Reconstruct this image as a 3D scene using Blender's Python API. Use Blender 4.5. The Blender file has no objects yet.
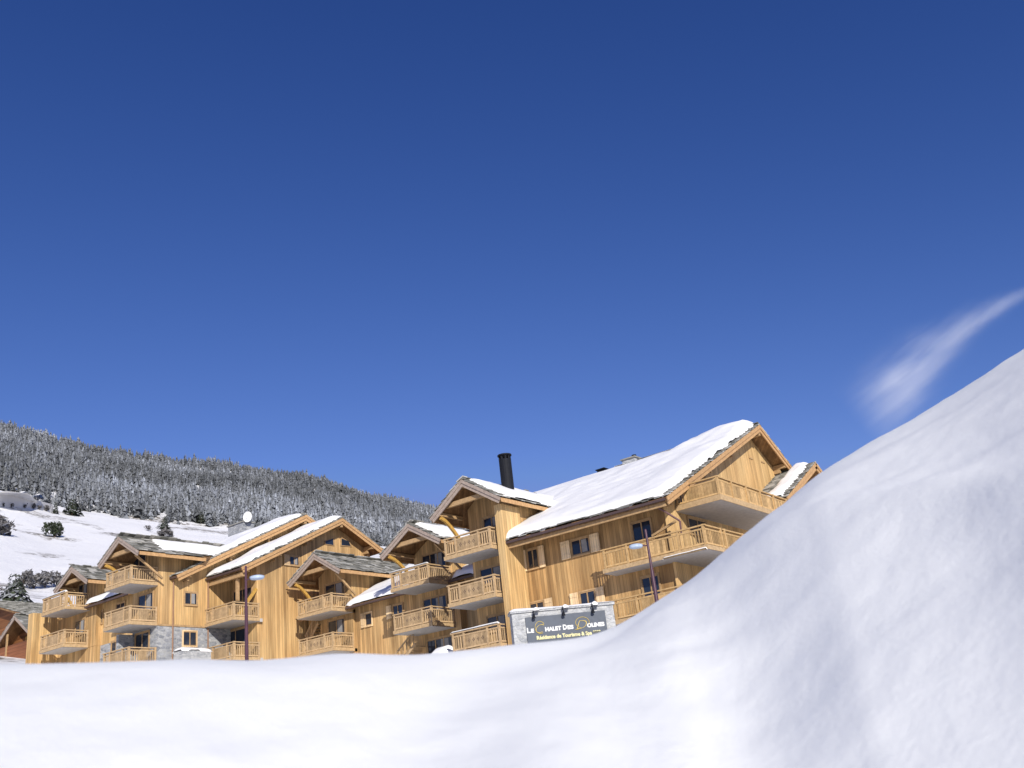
import bpy, math, random
import numpy as np
from mathutils import Vector, Matrix

random.seed(7)
rng = np.random.default_rng(7)
C = bpy.context.scene.collection
SC = bpy.context.scene

# ------------------------------------------------------------------ camera frame
# The world is aligned with the chalets: X runs along the row (to the right), Y goes uphill, Z up, camera eye at 0.
F = 995.6
PI_, RO, YA = math.radians(21.2), math.radians(6.6), math.radians(54.4)
def _axes():
    cp, sp = math.cos(PI_), math.sin(PI_)
    fw = np.array([0, cp, sp]); up = np.array([0, -sp, cp]); ri = np.array([1., 0, 0])
    c, s = math.cos(RO), math.sin(RO)
    r2 = c*ri - s*up; u2 = s*ri + c*up
    M = np.array([[math.sin(YA), -math.cos(YA), 0], [math.cos(YA), math.sin(YA), 0], [0, 0, 1.]])
    return M@r2, M@u2, M@fw
RI, UP, FW = _axes()
_f = np.array([FW[0], FW[1], 0]); _f /= np.linalg.norm(_f)
_r = np.array([_f[1], -_f[0], 0])
def ray(x, y): return RI*((x-512)/F) + UP*(-(y-384)/F) + FW
def onX(x, y, v): d = ray(x, y); return d*(v/d[0])
def onY(x, y, v): d = ray(x, y); return d*(v/d[1])
def onZ(x, y, v): d = ray(x, y); return d*(v/d[2])
def azel(x, y):
    d = ray(x, y)
    return math.degrees(math.atan2(d@_r, d@_f)), math.degrees(math.atan2(d[2], math.hypot(d[0], d[1])))
def polar(az, r):
    a = np.radians(az)
    return (_r[0]*np.sin(a) + _f[0]*np.cos(a))*r, (_r[1]*np.sin(a) + _f[1]*np.cos(a))*r

# ------------------------------------------------------------------ tagging
def tag(o, label=None, cat=None, group=None, kind=None):
    if label: o['label'] = label
    if cat: o['category'] = cat
    if group: o['group'] = group
    if kind: o['kind'] = kind
    return o
def empty(name, loc):
    o = bpy.data.objects.new(name, None); C.objects.link(o); o.location = loc
    o.empty_display_size = 0.3
    return o
def world_loc(p):
    v = Vector((0, 0, 0))
    while p is not None:
        v += p.location; p = p.parent
    return v
def mesh_obj(name, verts, faces, mat, parent=None, smooth=False):
    me = bpy.data.meshes.new(name)
    if parent is not None:
        w = world_loc(parent)
        verts = [(v[0]-w.x, v[1]-w.y, v[2]-w.z) for v in verts]
    me.from_pydata([tuple(map(float, v)) for v in verts], [], faces)
    me.update()
    if smooth: me.polygons.foreach_set('use_smooth', [True]*len(me.polygons))
    if mat: me.materials.append(mat)
    o = bpy.data.objects.new(name, me); C.objects.link(o)
    if parent is not None: o.parent = parent
    return o
class MB:
    def __init__(s): s.v = []; s.f = []; s.n = 0
    def add(s, vs, fs):
        b = len(s.v); s.v += [tuple(map(float, v)) for v in vs]; s.f += [tuple(b+i for i in f) for f in fs]
        return s
    def box(s, x0, x1, y0, y1, z0, z1):
        return s.add([(x0,y0,z0),(x1,y0,z0),(x1,y1,z0),(x0,y1,z0),(x0,y0,z1),(x1,y0,z1),(x1,y1,z1),(x0,y1,z1)],
              [(0,3,2,1),(4,5,6,7),(0,1,5,4),(1,2,6,5),(2,3,7,6),(3,0,4,7)])
    def frame_box(s, P, U, V, N, u0, u1, v0, v1, n0, n1):
        P, U, V, N = map(np.array, (P, U, V, N))
        q = lambda u, v, n: P+U*u+V*v+N*n
        return s.add([q(u0,v0,n0),q(u1,v0,n0),q(u1,v1,n0),q(u0,v1,n0),q(u0,v0,n1),q(u1,v0,n1),q(u1,v1,n1),q(u0,v1,n1)],
              [(0,3,2,1),(4,5,6,7),(0,1,5,4),(1,2,6,5),(2,3,7,6),(3,0,4,7)])
    def beam(s, p, q, w, h, up=(0, 0, 1)):
        p, q, up = np.array(p, float), np.array(q, float), np.array(up, float)
        d = q-p; L = np.linalg.norm(d); d /= L
        sd = np.cross(d, up); sd /= np.linalg.norm(sd); u = np.cross(sd, d)
        return s.frame_box(p, d, sd, u, 0, L, -w/2, w/2, -h/2, h/2)
    def prism(s, poly, axis, a0, a1):
        # poly: points in the plane normal to axis ('x': (y,z), 'y': (x,z))
        n = len(poly)
        g = (lambda a, p: (a, p[0], p[1])) if axis == 'x' else (lambda a, p: (p[0], a, p[1]))
        vs = [g(a0, p) for p in poly] + [g(a1, p) for p in poly]
        fs = [tuple(range(n)), tuple(range(2*n-1, n-1, -1))]
        fs += [(i, n+i, n+(i+1) % n, (i+1) % n) for i in range(n)]
        return s.add(vs, fs)
    def cyl(s, p, q, r0, r1, n=12, caps=True):
        p, q = np.array(p, float), np.array(q, float)
        d = q-p; d /= np.linalg.norm(d)
        a = np.cross(d, (0, 0, 1.)) if abs(d[2]) < .9 else np.cross(d, (1., 0, 0)); a /= np.linalg.norm(a); b = np.cross(d, a)
        vs = [p+(a*math.cos(t)+b*math.sin(t))*r0 for t in np.linspace(0, 2*math.pi, n, endpoint=False)]
        vs += [q+(a*math.cos(t)+b*math.sin(t))*r1 for t in np.linspace(0, 2*math.pi, n, endpoint=False)]
        fs = [(i, (i+1) % n, n+(i+1) % n, n+i) for i in range(n)]
        if caps: fs += [tuple(range(n-1, -1, -1)), tuple(range(n, 2*n))]
        return s.add(vs, fs)
    def tube(s, pts, r, n=8):
        for i in range(len(pts)-1): s.cyl(pts[i], pts[i+1], r, r, n)
        return s
    def build(s, name, mat, parent=None, smooth=False):
        return mesh_obj(name, s.v, s.f, mat, parent, smooth)
    def mark(s):
        s.cuts = getattr(s, 'cuts', [])+[(len(s.v), len(s.f))]; return s
    def build_each(s, name, mat, parent=None):
        cs = getattr(s, 'cuts', [])+[(len(s.v), len(s.f))]
        a = (0, 0)
        for c in cs:
            if c[1] > a[1]: mesh_obj(name, s.v[a[0]:c[0]], [tuple(i-a[0] for i in f) for f in s.f[a[1]:c[1]]], mat, parent)
            a = c

# ------------------------------------------------------------------ materials
class NT:
    def __init__(s, name, rough=.7, spec=.3):
        s.m = bpy.data.materials.new(name); s.m.use_nodes = True
        s.t = s.m.node_tree; s.b = s.t.nodes['Principled BSDF']
        s.b.inputs['Roughness'].default_value = rough
        s.b.inputs['Specular IOR Level'].default_value = spec
        s._tc = None
    def n(s, typ, **kw):
        nd = s.t.nodes.new(typ)
        for k, v in kw.items(): setattr(nd, k, v)
        return nd
    def l(s, a, b): s.t.links.new(a, b)
    @property
    def obj(s):
        if not s._tc: s._tc = s.n('ShaderNodeTexCoord')
        return s._tc.outputs['Object']
    def math(s, op, a, b=None, clamp=False):
        nd = s.n('ShaderNodeMath', operation=op, use_clamp=clamp)
        for i, x in enumerate((a, b)):
            if x is None: continue
            if isinstance(x, (int, float)): nd.inputs[i].default_value = x
            else: s.l(x, nd.inputs[i])
        return nd.outputs[0]
    def noise(s, vec, scale, detail=3, rough=.55, mapping=None):
        if mapping:
            mp = s.n('ShaderNodeMapping'); mp.inputs['Scale'].default_value = mapping
            s.l(vec, mp.inputs['Vector']); vec = mp.outputs[0]
        nd = s.n('ShaderNodeTexNoise'); nd.inputs['Scale'].default_value = scale
        nd.inputs['Detail'].default_value = detail; nd.inputs['Roughness'].default_value = rough
        s.l(vec, nd.inputs['Vector']); return nd.outputs['Fac']
    def ramp(s, fac, stops):
        nd = s.n('ShaderNodeValToRGB'); e = nd.color_ramp.elements
        while len(e) < len(stops): e.new(.5)
        for i, (p, c) in enumerate(stops):
            e[i].position = p; e[i].color = (*c, 1) if len(c) == 3 else c
        s.l(fac, nd.inputs[0]); return nd.outputs[0]
    def mix(s, fac, a, b, mode='MIX'):
        nd = s.n('ShaderNodeMix', data_type='RGBA', blend_type=mode)
        for inp, x in ((nd.inputs[0], fac), (nd.inputs[6], a), (nd.inputs[7], b)):
            if isinstance(x, (int, float)): inp.default_value = x
            elif isinstance(x, tuple): inp.default_value = (*x, 1)
            else: s.l(x, inp)
        return nd.outputs[2]
    def bump(s, h, strength=.5, dist=.05):
        nd = s.n('ShaderNodeBump'); nd.inputs['Strength'].default_value = strength; nd.inputs['Distance'].default_value = dist
        s.l(h, nd.inputs['Height']); s.l(nd.outputs[0], s.b.inputs['Normal'])
    def color(s, c):
        if isinstance(c, tuple): s.b.inputs['Base Color'].default_value = (*c, 1)
        else: s.l(c, s.b.inputs['Base Color'])
        return s.m
def sc3(c, k): return tuple(min(1, x*k) for x in c)

def cladding(name, base, width=.21, contrast=.3, axis='xy'):
    t = NT(name, .65, .25)
    sp = t.n('ShaderNodeSeparateXYZ'); t.l(t.obj, sp.inputs[0])
    ax = t.math('ADD', sp.outputs[0], sp.outputs[1]) if axis == 'xy' else sp.outputs[2]
    m = t.math('DIVIDE', ax, width)
    fr = t.math('FRACT', m); ce = t.math('FLOOR', m)
    wn = t.n('ShaderNodeTexWhiteNoise', noise_dimensions='1D'); t.l(ce, wn.inputs['W'])
    tint = t.mix(wn.outputs['Value'], sc3(base, 1-contrast), sc3(base, 1+contrast*.55))
    hue = t.mix(t.noise(t.obj, .35, 3), (1.08, .93, .8), (.96, 1.03, 1.12))
    c = t.mix(1., tint, hue, 'MULTIPLY')
    g = t.noise(t.obj, 1., 4, .6, (7, 7, .5) if axis == 'xy' else (.6, .6, 9))
    c = t.mix(1., c, t.ramp(g, [(.3, (.78, .74, .7)), (.65, (1.06, 1.06, 1.06))]), 'MULTIPLY')
    stn = t.noise(t.obj, 1., 4, .6, (1.6, 1.6, .16) if axis == 'xy' else (.2, .2, 2))
    c = t.mix(1., c, t.ramp(stn, [(.36, (.70, .67, .65)), (.56, (1.03, 1.03, 1.03))]), 'MULTIPLY')
    gr = t.math('LESS_THAN', fr, .075)
    c = t.mix(gr, c, sc3(base, .38))
    t.bump(t.math('SUBTRACT', g, gr), .35, .02)
    return t.color(c)
def timber(name, base, contrast=.25, sc=6.):
    t = NT(name, .7, .25)
    g = t.noise(t.obj, sc, 4, .6)
    oi = t.n('ShaderNodeNewGeometry').outputs['Random Per Island']
    c = t.mix(oi, sc3(base, 1-contrast), sc3(base, 1+contrast*.5))
    c = t.mix(1., c, t.ramp(g, [(.3, (.74, .72, .7)), (.7, (1.1, 1.1, 1.1))]), 'MULTIPLY')
    t.bump(g, .3, .02)
    return t.color(c)
def plain(name, c, rough=.5, metal=0, spec=.4):
    t = NT(name, rough, spec); t.b.inputs['Metallic'].default_value = metal
    g = t.noise(t.obj, 5., 3)
    return t.color(t.mix(1., c, t.ramp(g, [(.25, (.82, .82, .82)), (.75, (1.1, 1.1, 1.1))]), 'MULTIPLY'))

M = {}
M['larch'] = cladding('larch_cladding', (.62, .42, .195), .21, .28)
M['larch_pale'] = cladding('larch_cladding_pale', (.68, .47, .215), .2, .16)
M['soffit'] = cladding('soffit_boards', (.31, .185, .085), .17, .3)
M['shutter'] = cladding('shutter_boards', (.90, .70, .42), .16, .08)
M['larch_deep'] = cladding('larch_cladding_deep', (.56, .36, .155), .21, .28)
M['beam'] = timber('squared_timber', (.46, .30, .15))
M['beam_gold'] = timber('golden_timber', (.56, .33, .08))
M['fascia'] = timber('orange_fascia', (.56, .34, .16))
M['fascia_grey'] = timber('weathered_fascia', (.40, .32, .265))
M['rail'] = timber('railing_timber', (.53, .37, .205), .4)
M['rail_gold'] = timber('golden_railing', (.56, .365, .165), .4)
M['edge'] = timber('edge_timber', (.53, .37, .2), .2)
M['slab'] = plain('balcony_underside', (.50, .48, .46), .8)
M['red_wood'] = cladding('red_boards', (.30, .125, .06), .3, .3, 'z')
M['brown_log'] = cladding('brown_logs', (.24, .105, .04), .24, .35, 'z')
M['gutter'] = plain('brown_gutter', (.085, .055, .05), .45)
M['pipe'] = plain('brown_pipe', (.15, .075, .07), .45)
M['pipe_pale'] = plain('copper_brown_pipe', (.30, .17, .10), .5)
M['black'] = plain('black_metal', (.010, .011, .015), .7, 0, .2)
M['lamp_pole'] = plain('purple_brown_paint', (.075, .03, .045), .35)
M['lamp_glass'] = plain('lamp_glass', (.42, .50, .62), .25)
M['dish'] = plain('dish_paint', (.78, .77, .74), .4)
M['curtain'] = plain('curtain_cloth', (.30, .29, .28), .9)
M['panel'] = plain('slate_panel', (.066, .08, .106), .5)
M['letters'] = plain('cream_letters', (.75, .74, .72), .5)
M['gold'] = plain('gold_letters', (.52, .38, .09), .5)
M['yellow'] = plain('pale_yellow_letters', (.72, .66, .34), .5)
M['car_dark'] = plain('dark_car_paint', (.02, .03, .06), .3)
M['car_pale'] = plain('pale_car_paint', (.30, .33, .38), .3)
M['tyre'] = plain('tyre_rubber', (.015, .015, .015), .9)
M['bark'] = timber('bark', (.10, .07, .05), .3, 3.)
t = NT('window_glass', .08, .6); M['glass'] = t.color((.018, .026, .042))

def stone(name, cols, scale, mortar=.35):
    t = NT(name, .85, .2)
    v = t.n('ShaderNodeTexVoronoi', feature='F1'); v.inputs['Scale'].default_value = scale
    mp = t.n('ShaderNodeMapping'); mp.inputs['Scale'].default_value = (1, 1, 2.1)
    t.l(t.obj, mp.inputs[0]); t.l(mp.outputs[0], v.inputs['Vector'])
    e = t.n('ShaderNodeTexVoronoi', feature='DISTANCE_TO_EDGE'); e.inputs['Scale'].default_value = scale
    t.l(mp.outputs[0], e.inputs['Vector'])
    sp = t.n('ShaderNodeSeparateColor'); t.l(v.outputs['Color'], sp.inputs[0])
    c = t.ramp(sp.outputs[0], cols)
    n = t.noise(t.obj, 9., 4)
    c = t.mix(1., c, t.ramp(n, [(.3, (.75, .75, .75)), (.7, (1.12, 1.12, 1.12))]), 'MULTIPLY')
    k = t.math('LESS_THAN', e.outputs['Distance'], .05)
    c = t.mix(k, c, (mortar, mortar, mortar*.97))
    t.bump(t.math('MINIMUM', e.outputs['Distance'], .15), .8, .12)
    return t.color(c)
M['stone'] = stone('grey_stone_wall', [(0, (.22, .23, .25)), (.5, (.34, .35, .37)), (1, (.46, .46, .45))], 2.6)
M['stone_pale'] = stone('pale_stone_wall', [(0, (.31, .32, .33)), (.5, (.42, .425, .43)), (1, (.52, .52, .51))], 4.2, .46)
t = NT('lauze_slabs', .8, .25)
oi = t.n('ShaderNodeNewGeometry').outputs['Random Per Island']
c = t.ramp(oi, [(0, (.13, .13, .115)), (.35, (.24, .235, .21)), (.7, (.34, .33, .30)), (1, (.52, .51, .48))])
n = t.noise(t.obj, 3., 4)
t.bump(n, .4, .03)
M['lauze'] = t.color(t.mix(1., c, t.ramp(n, [(.3, (.7, .7, .68)), (.7, (1.15, 1.13, 1.1))]), 'MULTIPLY'))

def snow_mat(name, scale, strength, col=(.90, .885, .86)):
    t = NT(name, .55, .3)
    a = t.noise(t.obj, scale, 6, .6); b = t.noise(t.obj, scale*7, 3, .6)
    t.bump(t.math('ADD', a, t.math('MULTIPLY', b, .35)), strength, .05)
    return t.color(t.mix(a, sc3(col, .975), sc3(col, 1.01)))
M['snow'] = snow_mat('roof_snow', 2., .25)
t = NT('bank_snow', .55, .35)
a = t.noise(t.obj, 9., 7, .62); b = t.noise(t.obj, 34., 4, .7); cgr = t.noise(t.obj, 130., 3, .6)
hh = t.math('ADD', t.math('ADD', t.math('MULTIPLY', a, .55), t.math('MULTIPLY', b, .55)), t.math('MULTIPLY', cgr, .22))
t.bump(hh, .27, .03)
M['bank'] = t.color(t.mix(a, (.895, .893, .86), (.917, .915, .882)))

t = NT('snowfield', .6, .25)
n1 = t.noise(t.obj, .034, 6, .6, (1, 1, 2.5)); n2 = t.noise(t.obj, .6, 5, .65)
gm = t.math('MULTIPLY', t.math('SUBTRACT', n1, .525), 14., True)
gm = t.math('MULTIPLY', gm, t.math('MULTIPLY', t.math('SUBTRACT', n2, .43), 9., True))
t.bump(t.math('ADD', n2, t.math('MULTIPLY', n1, 3.)), .6, .6)
M['field'] = t.color(t.mix(gm, (.88, .865, .845), (.17, .145, .11)))

def foliage(name, dark, mid, frost, lo=.45, hi=.75):
    t = NT(name, .85, .15)
    at = t.n('ShaderNodeAttribute', attribute_name='frost')
    c = t.ramp(at.outputs['Fac'], [(0, dark), (lo, mid), (hi, sc3(frost, .6)), (1, frost)])
    return t.color(c)
M['forest'] = foliage('frosted_hazy_conifers', (.060, .064, .066), (.135, .14, .144), (.52, .55, .60), .38, .8)  # frost greys with the blue of distance haze mixed into the colours
M['fir'] = foliage('dark_conifer', (.02, .028, .017), (.06, .072, .04), (.30, .31, .31), .6, .9)
M['shrub'] = foliage('bare_shrub', (.075, .07, .068), (.17, .16, .155), (.40, .40, .42), .6, .9)

# ------------------------------------------------------------------ numeric noise
def hash2(ix, iy, seed):
    h = (ix.astype(np.int64)*374761393 + iy.astype(np.int64)*668265263 + seed*982451653) & 0x7fffffff
    h = ((h ^ (h >> 13))*1274126177) & 0x7fffffff
    return ((h ^ (h >> 16)) & 0xffff)/65535.0
def vnoise(x, y, seed=0):
    x, y = np.asarray(x, float), np.asarray(y, float)
    ix, iy = np.floor(x), np.floor(y); fx, fy = x-ix, y-iy
    fx = fx*fx*fx*(fx*(fx*6-15)+10); fy = fy*fy*fy*(fy*(fy*6-15)+10)
    a = hash2(ix, iy, seed); b = hash2(ix+1, iy, seed); c = hash2(ix, iy+1, seed); d = hash2(ix+1, iy+1, seed)
    return (a*(1-fx)+b*fx)*(1-fy)+(c*(1-fx)+d*fx)*fy - .5
def fbm(x, y, oct=4, seed=0, gain=.5):
    s, a = 0, 1.
    for o in range(oct):
        s = s+a*vnoise(x, y, seed+o*17); x, y = x*2.03+5.1, y*2.03+1.7; a *= gain
    return s
def sstep(t): t = np.clip(t, 0, 1); return t*t*(3-2*t)

# ------------------------------------------------------------------ terrain
CR = sorted([(28.7,17.59),(25.09,16.3),(21.65,15.21),(19.32,14.49),(17.05,13.66),(14.4,12.19),(11.85,10.66),(9.34,9.26),(7.51,8.38),
      (6.1,7.80),(5.56,7.47),(4.65,7.02),(3.5,6.66),(2.2,6.52),(1.04,6.55),(-.67,6.6),(-2.36,6.57),(-5.17,6.62),(-6.29,6.56),(-7.95,6.64),(-10.67,7.13),(-13.38,7.10),
      (-16.03,7.05),(-18.61,7.46),(-21.13,7.52),(-23.58,7.58),(-25.94,7.66),(-28.23,7.8),(-40,7.6),(-70,4),(-110,1),(-180,0),
      (34,19.2),(42,20.5),(55,18),(80,8),(110,2),(180,0)])
CRA, CRE = np.array([c[0] for c in CR]), np.array([c[1] for c in CR])
def crest_el(az): return np.interp(az, CRA, CRE)
def crest_r(az): return 6.2+7.6*sstep((az+1)/29)*sstep((110-az)/40)+.35*np.sin(az/9.)*sstep((az-40)/-10)
HS = lambda az, a: np.interp(az, [-180,-60,-40,-29,-26.4,-23.9,-19.2,-16.9,-10,-5,0,5,15,30,60,180], a)
def el_fieldtop(az): return HS(az, [3,10,16,16.36,15.63,15.26,14.48,14.12,13,12.2,10.8,9,7.2,6.5,5,3])
def el_sil(az):      return np.interp(az, [-180,-60,-40,-29.1,-26.1,-24,-18.7,-13,-9.07,-5,0,5,15,30,60,180], [4,12,20,19.5,18.75,18.25,17.75,16.75,15.4,14.2,12.2,10.2,8,7,6,4])
RF, RT = 430., 860.
def far_el(az, r):
    c = np.minimum(crest_el(az), 7.8)
    k = [c-1.7, c-1.0, np.maximum(c+.6, 1), el_fieldtop(az), el_sil(az)]
    rr = [38., 75., 112., RF, RT]
    lr = np.log(r)
    out = k[0]+0*lr
    for i in range(4):
        tt = np.clip((lr-math.log(rr[i]))/(math.log(rr[i+1])-math.log(rr[i])), 0, 1)
        out = np.where(r > rr[i], k[i]+(k[i+1]-k[i])*tt, out)
    return out
def far_z(az, r):
    x, y = polar(az, r)
    z = np.where(r < RT, r*np.tan(np.radians(far_el(az, np.minimum(r, RT)))), RT*np.tan(np.radians(el_sil(az)))-(r-RT)*.03)
    w = np.clip((r-90)/100, 0, 1)
    return z + w*fbm(x/55, y/55, 4, 3)*2.6*np.where(r > RF, 1.8, 1)
def smooth1(y, k):
    ker = np.hanning(2*k+3)[1:-1]; ker /= ker.sum()
    return np.convolve(np.pad(y, k, 'edge'), ker, 'valid')

def build_terrain():
    az = np.concatenate([np.arange(-180, -60, 4.), np.arange(-60, -32, .5), np.arange(-32, 34, .14), np.arange(34, 60, .5), np.arange(60, 180.1, 4.)])
    r = np.concatenate([np.geomspace(.25, 14, 230), np.geomspace(14.5, 38, 26)])
    A, R = np.meshgrid(az, r, indexing='ij')
    x, y = polar(A, R)
    u = R*np.sin(np.radians(A)); v = R*np.cos(np.radians(A))
    tgt_az = np.interp(az, CRA, CRE)
    k = (np.abs(az) < 33)
    tgt = tgt_az.copy(); tgt[k] = smooth1(tgt_az[k], 6)
    RC = crest_r(A)
    c = .74+.42*sstep((A+2)/18)
    tt = np.tan(np.radians(tgt))[:, None]
    wd = .45+.5*sstep((A+3)/20)
    inside = np.abs(az) < 32.9
    def prof(t):
        q = t+.32
        x = (R-RC)/wd
        sp = np.where(x > 30, x, np.log1p(np.exp(np.minimum(x, 30))))
        return R*t-c-q*wd*sp
    # wind gullies and drift noses across the bank
    def crease(d, h, wl, wr, eps):
        a = np.sqrt(d*d+eps*eps)-eps
        return h*np.exp(-a/np.where(d < 0, wl, wr))
    wob = fbm(A/7., A*0+2., 3, 91)*.35
    ins_ = np.abs(az) < 32.9
    def sm(f):
        f = np.array(f); f[ins_] = smooth1(smooth1(f[ins_], 16), 16); return f[:, None]
    wob = sm(fbm(az/7., az*0+2., 2, 91)*.35)
    r1 = np.interp(A, [5, 9.9, 16.2, 20.8, 25.5, 34], [3.6, 3.72, 3.8, 4.1, 3.9, 3.7])
    r1 = sm(r1[:, 0])
    dr = -crease(R-r1-wob*.5, .045*sstep((A-6)/9), .6, 1.2, .12)
    r2 = np.interp(A, [9, 15.2, 20.6, 26.7, 33], [6.9, 6.3, 5.6, 4.5, 4.0])
    r2 = sm(r2[:, 0])
    dr += crease(R-r2-wob, .155*sstep((A-7)/7), .9, 1.1, .22)
    uh = np.interp(v, [1, 4, 6.4], [-.9, -.42, -.05])
    dr += .22*sstep((R-1.2)/2.7)*sstep((A-8)/9)
    dr += -crease(u-uh, .15*sstep((v-1)/2), .5, .9, .22)
    dr += crease(v-4.6-.25*u, .05*sstep((-u-.3)/1.2), .9, .6, .3)
    dr = dr*sstep((RC*1.03-R)/1.2)
    t = tt+c/RC
    for it in range(12):
        m = np.max(np.where((R > 1.5) & (R < 34), (prof(t)+dr)/R, -9), axis=1)[:, None]
        t = t+(tt-m)*.9
    t[inside] = smooth1(smooth1(t[inside, 0], 16), 12)[:, None]
    base = prof(t)+dr
    nz = fbm(u/1.9, v/1.9, 3, 11)*.06 + fbm(u/.45, v/.45, 3, 29, .5)*.011
    nz *= np.clip(R/2.5, .1, 1)
    nz += fbm(u/.13+9, v/.13, 3, 51, .6)*.0036*np.clip(R/3, .2, 1.3)
    Z = base+nz*sstep((RC*1.0-R)/1.5)
    ze = far_z(A, np.full_like(A, 38.))
    w = sstep((R-RC-1.5)/(36-RC-1.5))
    Z = Z*(1-w)+ze*w
    capz = R*np.tan(np.radians(tgt-.35))[:, :] if tgt.ndim == 2 else R*np.tan(np.radians(tgt-.35))[:, None]
    Z = np.where(R > RC+2, np.minimum(Z, capz), Z)
    na, nr = A.shape
    def grid(name, x, y, z, mat):
        na, nr = x.shape
        V = np.stack([x, y, z], -1).reshape(-1, 3)
        i = np.arange(na-1)[:, None]*nr+np.arange(nr-1)[None]
        Fq = np.stack([i, i+1, i+nr+1, i+nr], -1).reshape(-1, 4)
        me = bpy.data.meshes.new(name)
        me.vertices.add(len(V)); me.vertices.foreach_set('co', V.astype('f').ravel())
        me.loops.add(Fq.size); me.loops.foreach_set('vertex_index', Fq.ravel().astype('i'))
        me.polygons.add(len(Fq)); me.polygons.foreach_set('loop_start', (np.arange(len(Fq))*4).astype('i'))
        me.polygons.foreach_set('loop_total', np.full(len(Fq), 4, 'i'))
        me.polygons.foreach_set('use_smooth', np.ones(len(Fq), bool))
        me.update(calc_edges=True); me.validate()
        me.materials.append(mat)
        if me.polygons[len(Fq)//2].normal.z < 0: me.flip_normals()
        o = bpy.data.objects.new(name, me); C.objects.link(o); return o
    Z[:, -1] = ze[:, -1]
    b = grid('snow_bank', x, y, Z, M['bank']); b['kind'] = 'structure'
    az2 = np.concatenate([np.arange(-180, -60, 4.), np.arange(-60, -32, .5), np.arange(-32, 34, .14)[::2], np.arange(34, 60, .5), np.arange(60, 180.1, 4.)])
    r2 = np.concatenate([np.geomspace(38, RF, 120), np.geomspace(RF+8, RT, 70), np.geomspace(RT+15, 6000, 24)])
    A2, R2 = np.meshgrid(az2, r2, indexing='ij')
    x2, y2 = polar(A2, R2)
    h = grid('snowy_hillside', x2, y2, far_z(A2, R2), M['field']); h['kind'] = 'structure'
build_terrain()

def hill_at(px, py):
    az, el = azel(px, py); t = math.tan(math.radians(el))
    r = 60.
    while r < RT:
        if float(far_z(np.array(az), np.array(r))) >= r*t: break
        r += 1.
    x, y = polar(az, r)
    return np.array([float(x), float(y), float(far_z(np.array(az), np.array(r)))]), r

# ------------------------------------------------------------------ chalet pieces
def snow_sheet(P, U, V, N, lu, lv, th, seed, edge=.5, wav=.35, step=.22, sink=.06, extra=None):
    nu, nv = max(6, int(lu/step)), max(6, int(lv/step))
    u = np.linspace(0, lu, nu+1); v = np.linspace(0, lv, nv+1)
    Uu, Vv = np.meshgrid(u, v, indexing='ij')
    n = fbm(Uu/1.1+seed*3.1, Vv/1.1, 3, seed)*wav
    d = np.minimum(np.minimum(np.minimum(Uu, lu-Uu), lv-Vv)+n-wav*.25, Vv+n*.25+.02)
    h = th*np.sqrt(np.clip(d/edge, 0, 1))*(1+fbm(Uu/2.7, Vv/2.7, 3, seed+5)*.5)
    if extra is not None: h = extra(Uu, Vv, h)
    h = np.where((d <= 0) | (h < 0), -sink, h)
    P, U, V, N = (np.array(a, float) for a in (P, U, V, N))
    W = P+Uu[..., None]*U+Vv[..., None]*V+h[..., None]*N
    vs = W.reshape(-1, 3)
    fs = [(i*(nv+1)+j, (i+1)*(nv+1)+j, (i+1)*(nv+1)+j+1, i*(nv+1)+j+1) for i in range(nu) for j in range(nv)
          if max(h[i, j], h[i+1, j], h[i, j+1], h[i+1, j+1]) > -sink*.9]
    nn = np.cross(U, V)
    if nn@N < 0: fs = [f[::-1] for f in fs]
    return vs, fs
def slab_tiles(mb, P, U, V, N, lu, lv, seed, keep=None, th=.05):
    rr = random.Random(seed)
    P, U, V, N = (np.array(a, float) for a in (P, U, V, N))
    v = -.06
    row = 0
    while v < lv-.1:
        hgt = rr.uniform(.36, .5)
        u = -rr.uniform(0, .4)-.03
        while u < lu:
            w = rr.uniform(.3, .75)
            uc, vc = u+w/2, v+hgt/2
            if keep is None or keep(uc, vc):
                jt = rr.uniform(-.08, .06)
                q0 = P+U*max(u, -.06)+V*(v+jt)
                lift = .05+rr.uniform(0, .07)
                ww = min(u+w, lu+.06)-max(u, -.06)-.015
                Vt = V*(hgt+.12)-N*(lift-.01)
                L = np.linalg.norm(Vt); Vt = Vt/L
                Nt = np.cross(U, Vt); Nt = Nt if Nt@N > 0 else -Nt
                if ww > .05: mb.frame_box(q0+N*lift, U, Vt, Nt, 0, ww, 0, L, 0, th*rr.uniform(.7, 1.4))
            u += w
        v += hgt; row += 1
def slope(p0, p1, axis):
    """unit V up the slope from eave point p0 to ridge p1 with U along axis"""
    p0, p1 = np.array(p0, float), np.array(p1, float)
    V = p1-p0; L = np.linalg.norm(V); V /= L
    U = np.array(axis, float); N = np.cross(U, V)
    if N[2] < 0: N = -N
    return U, V, N, L

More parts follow.
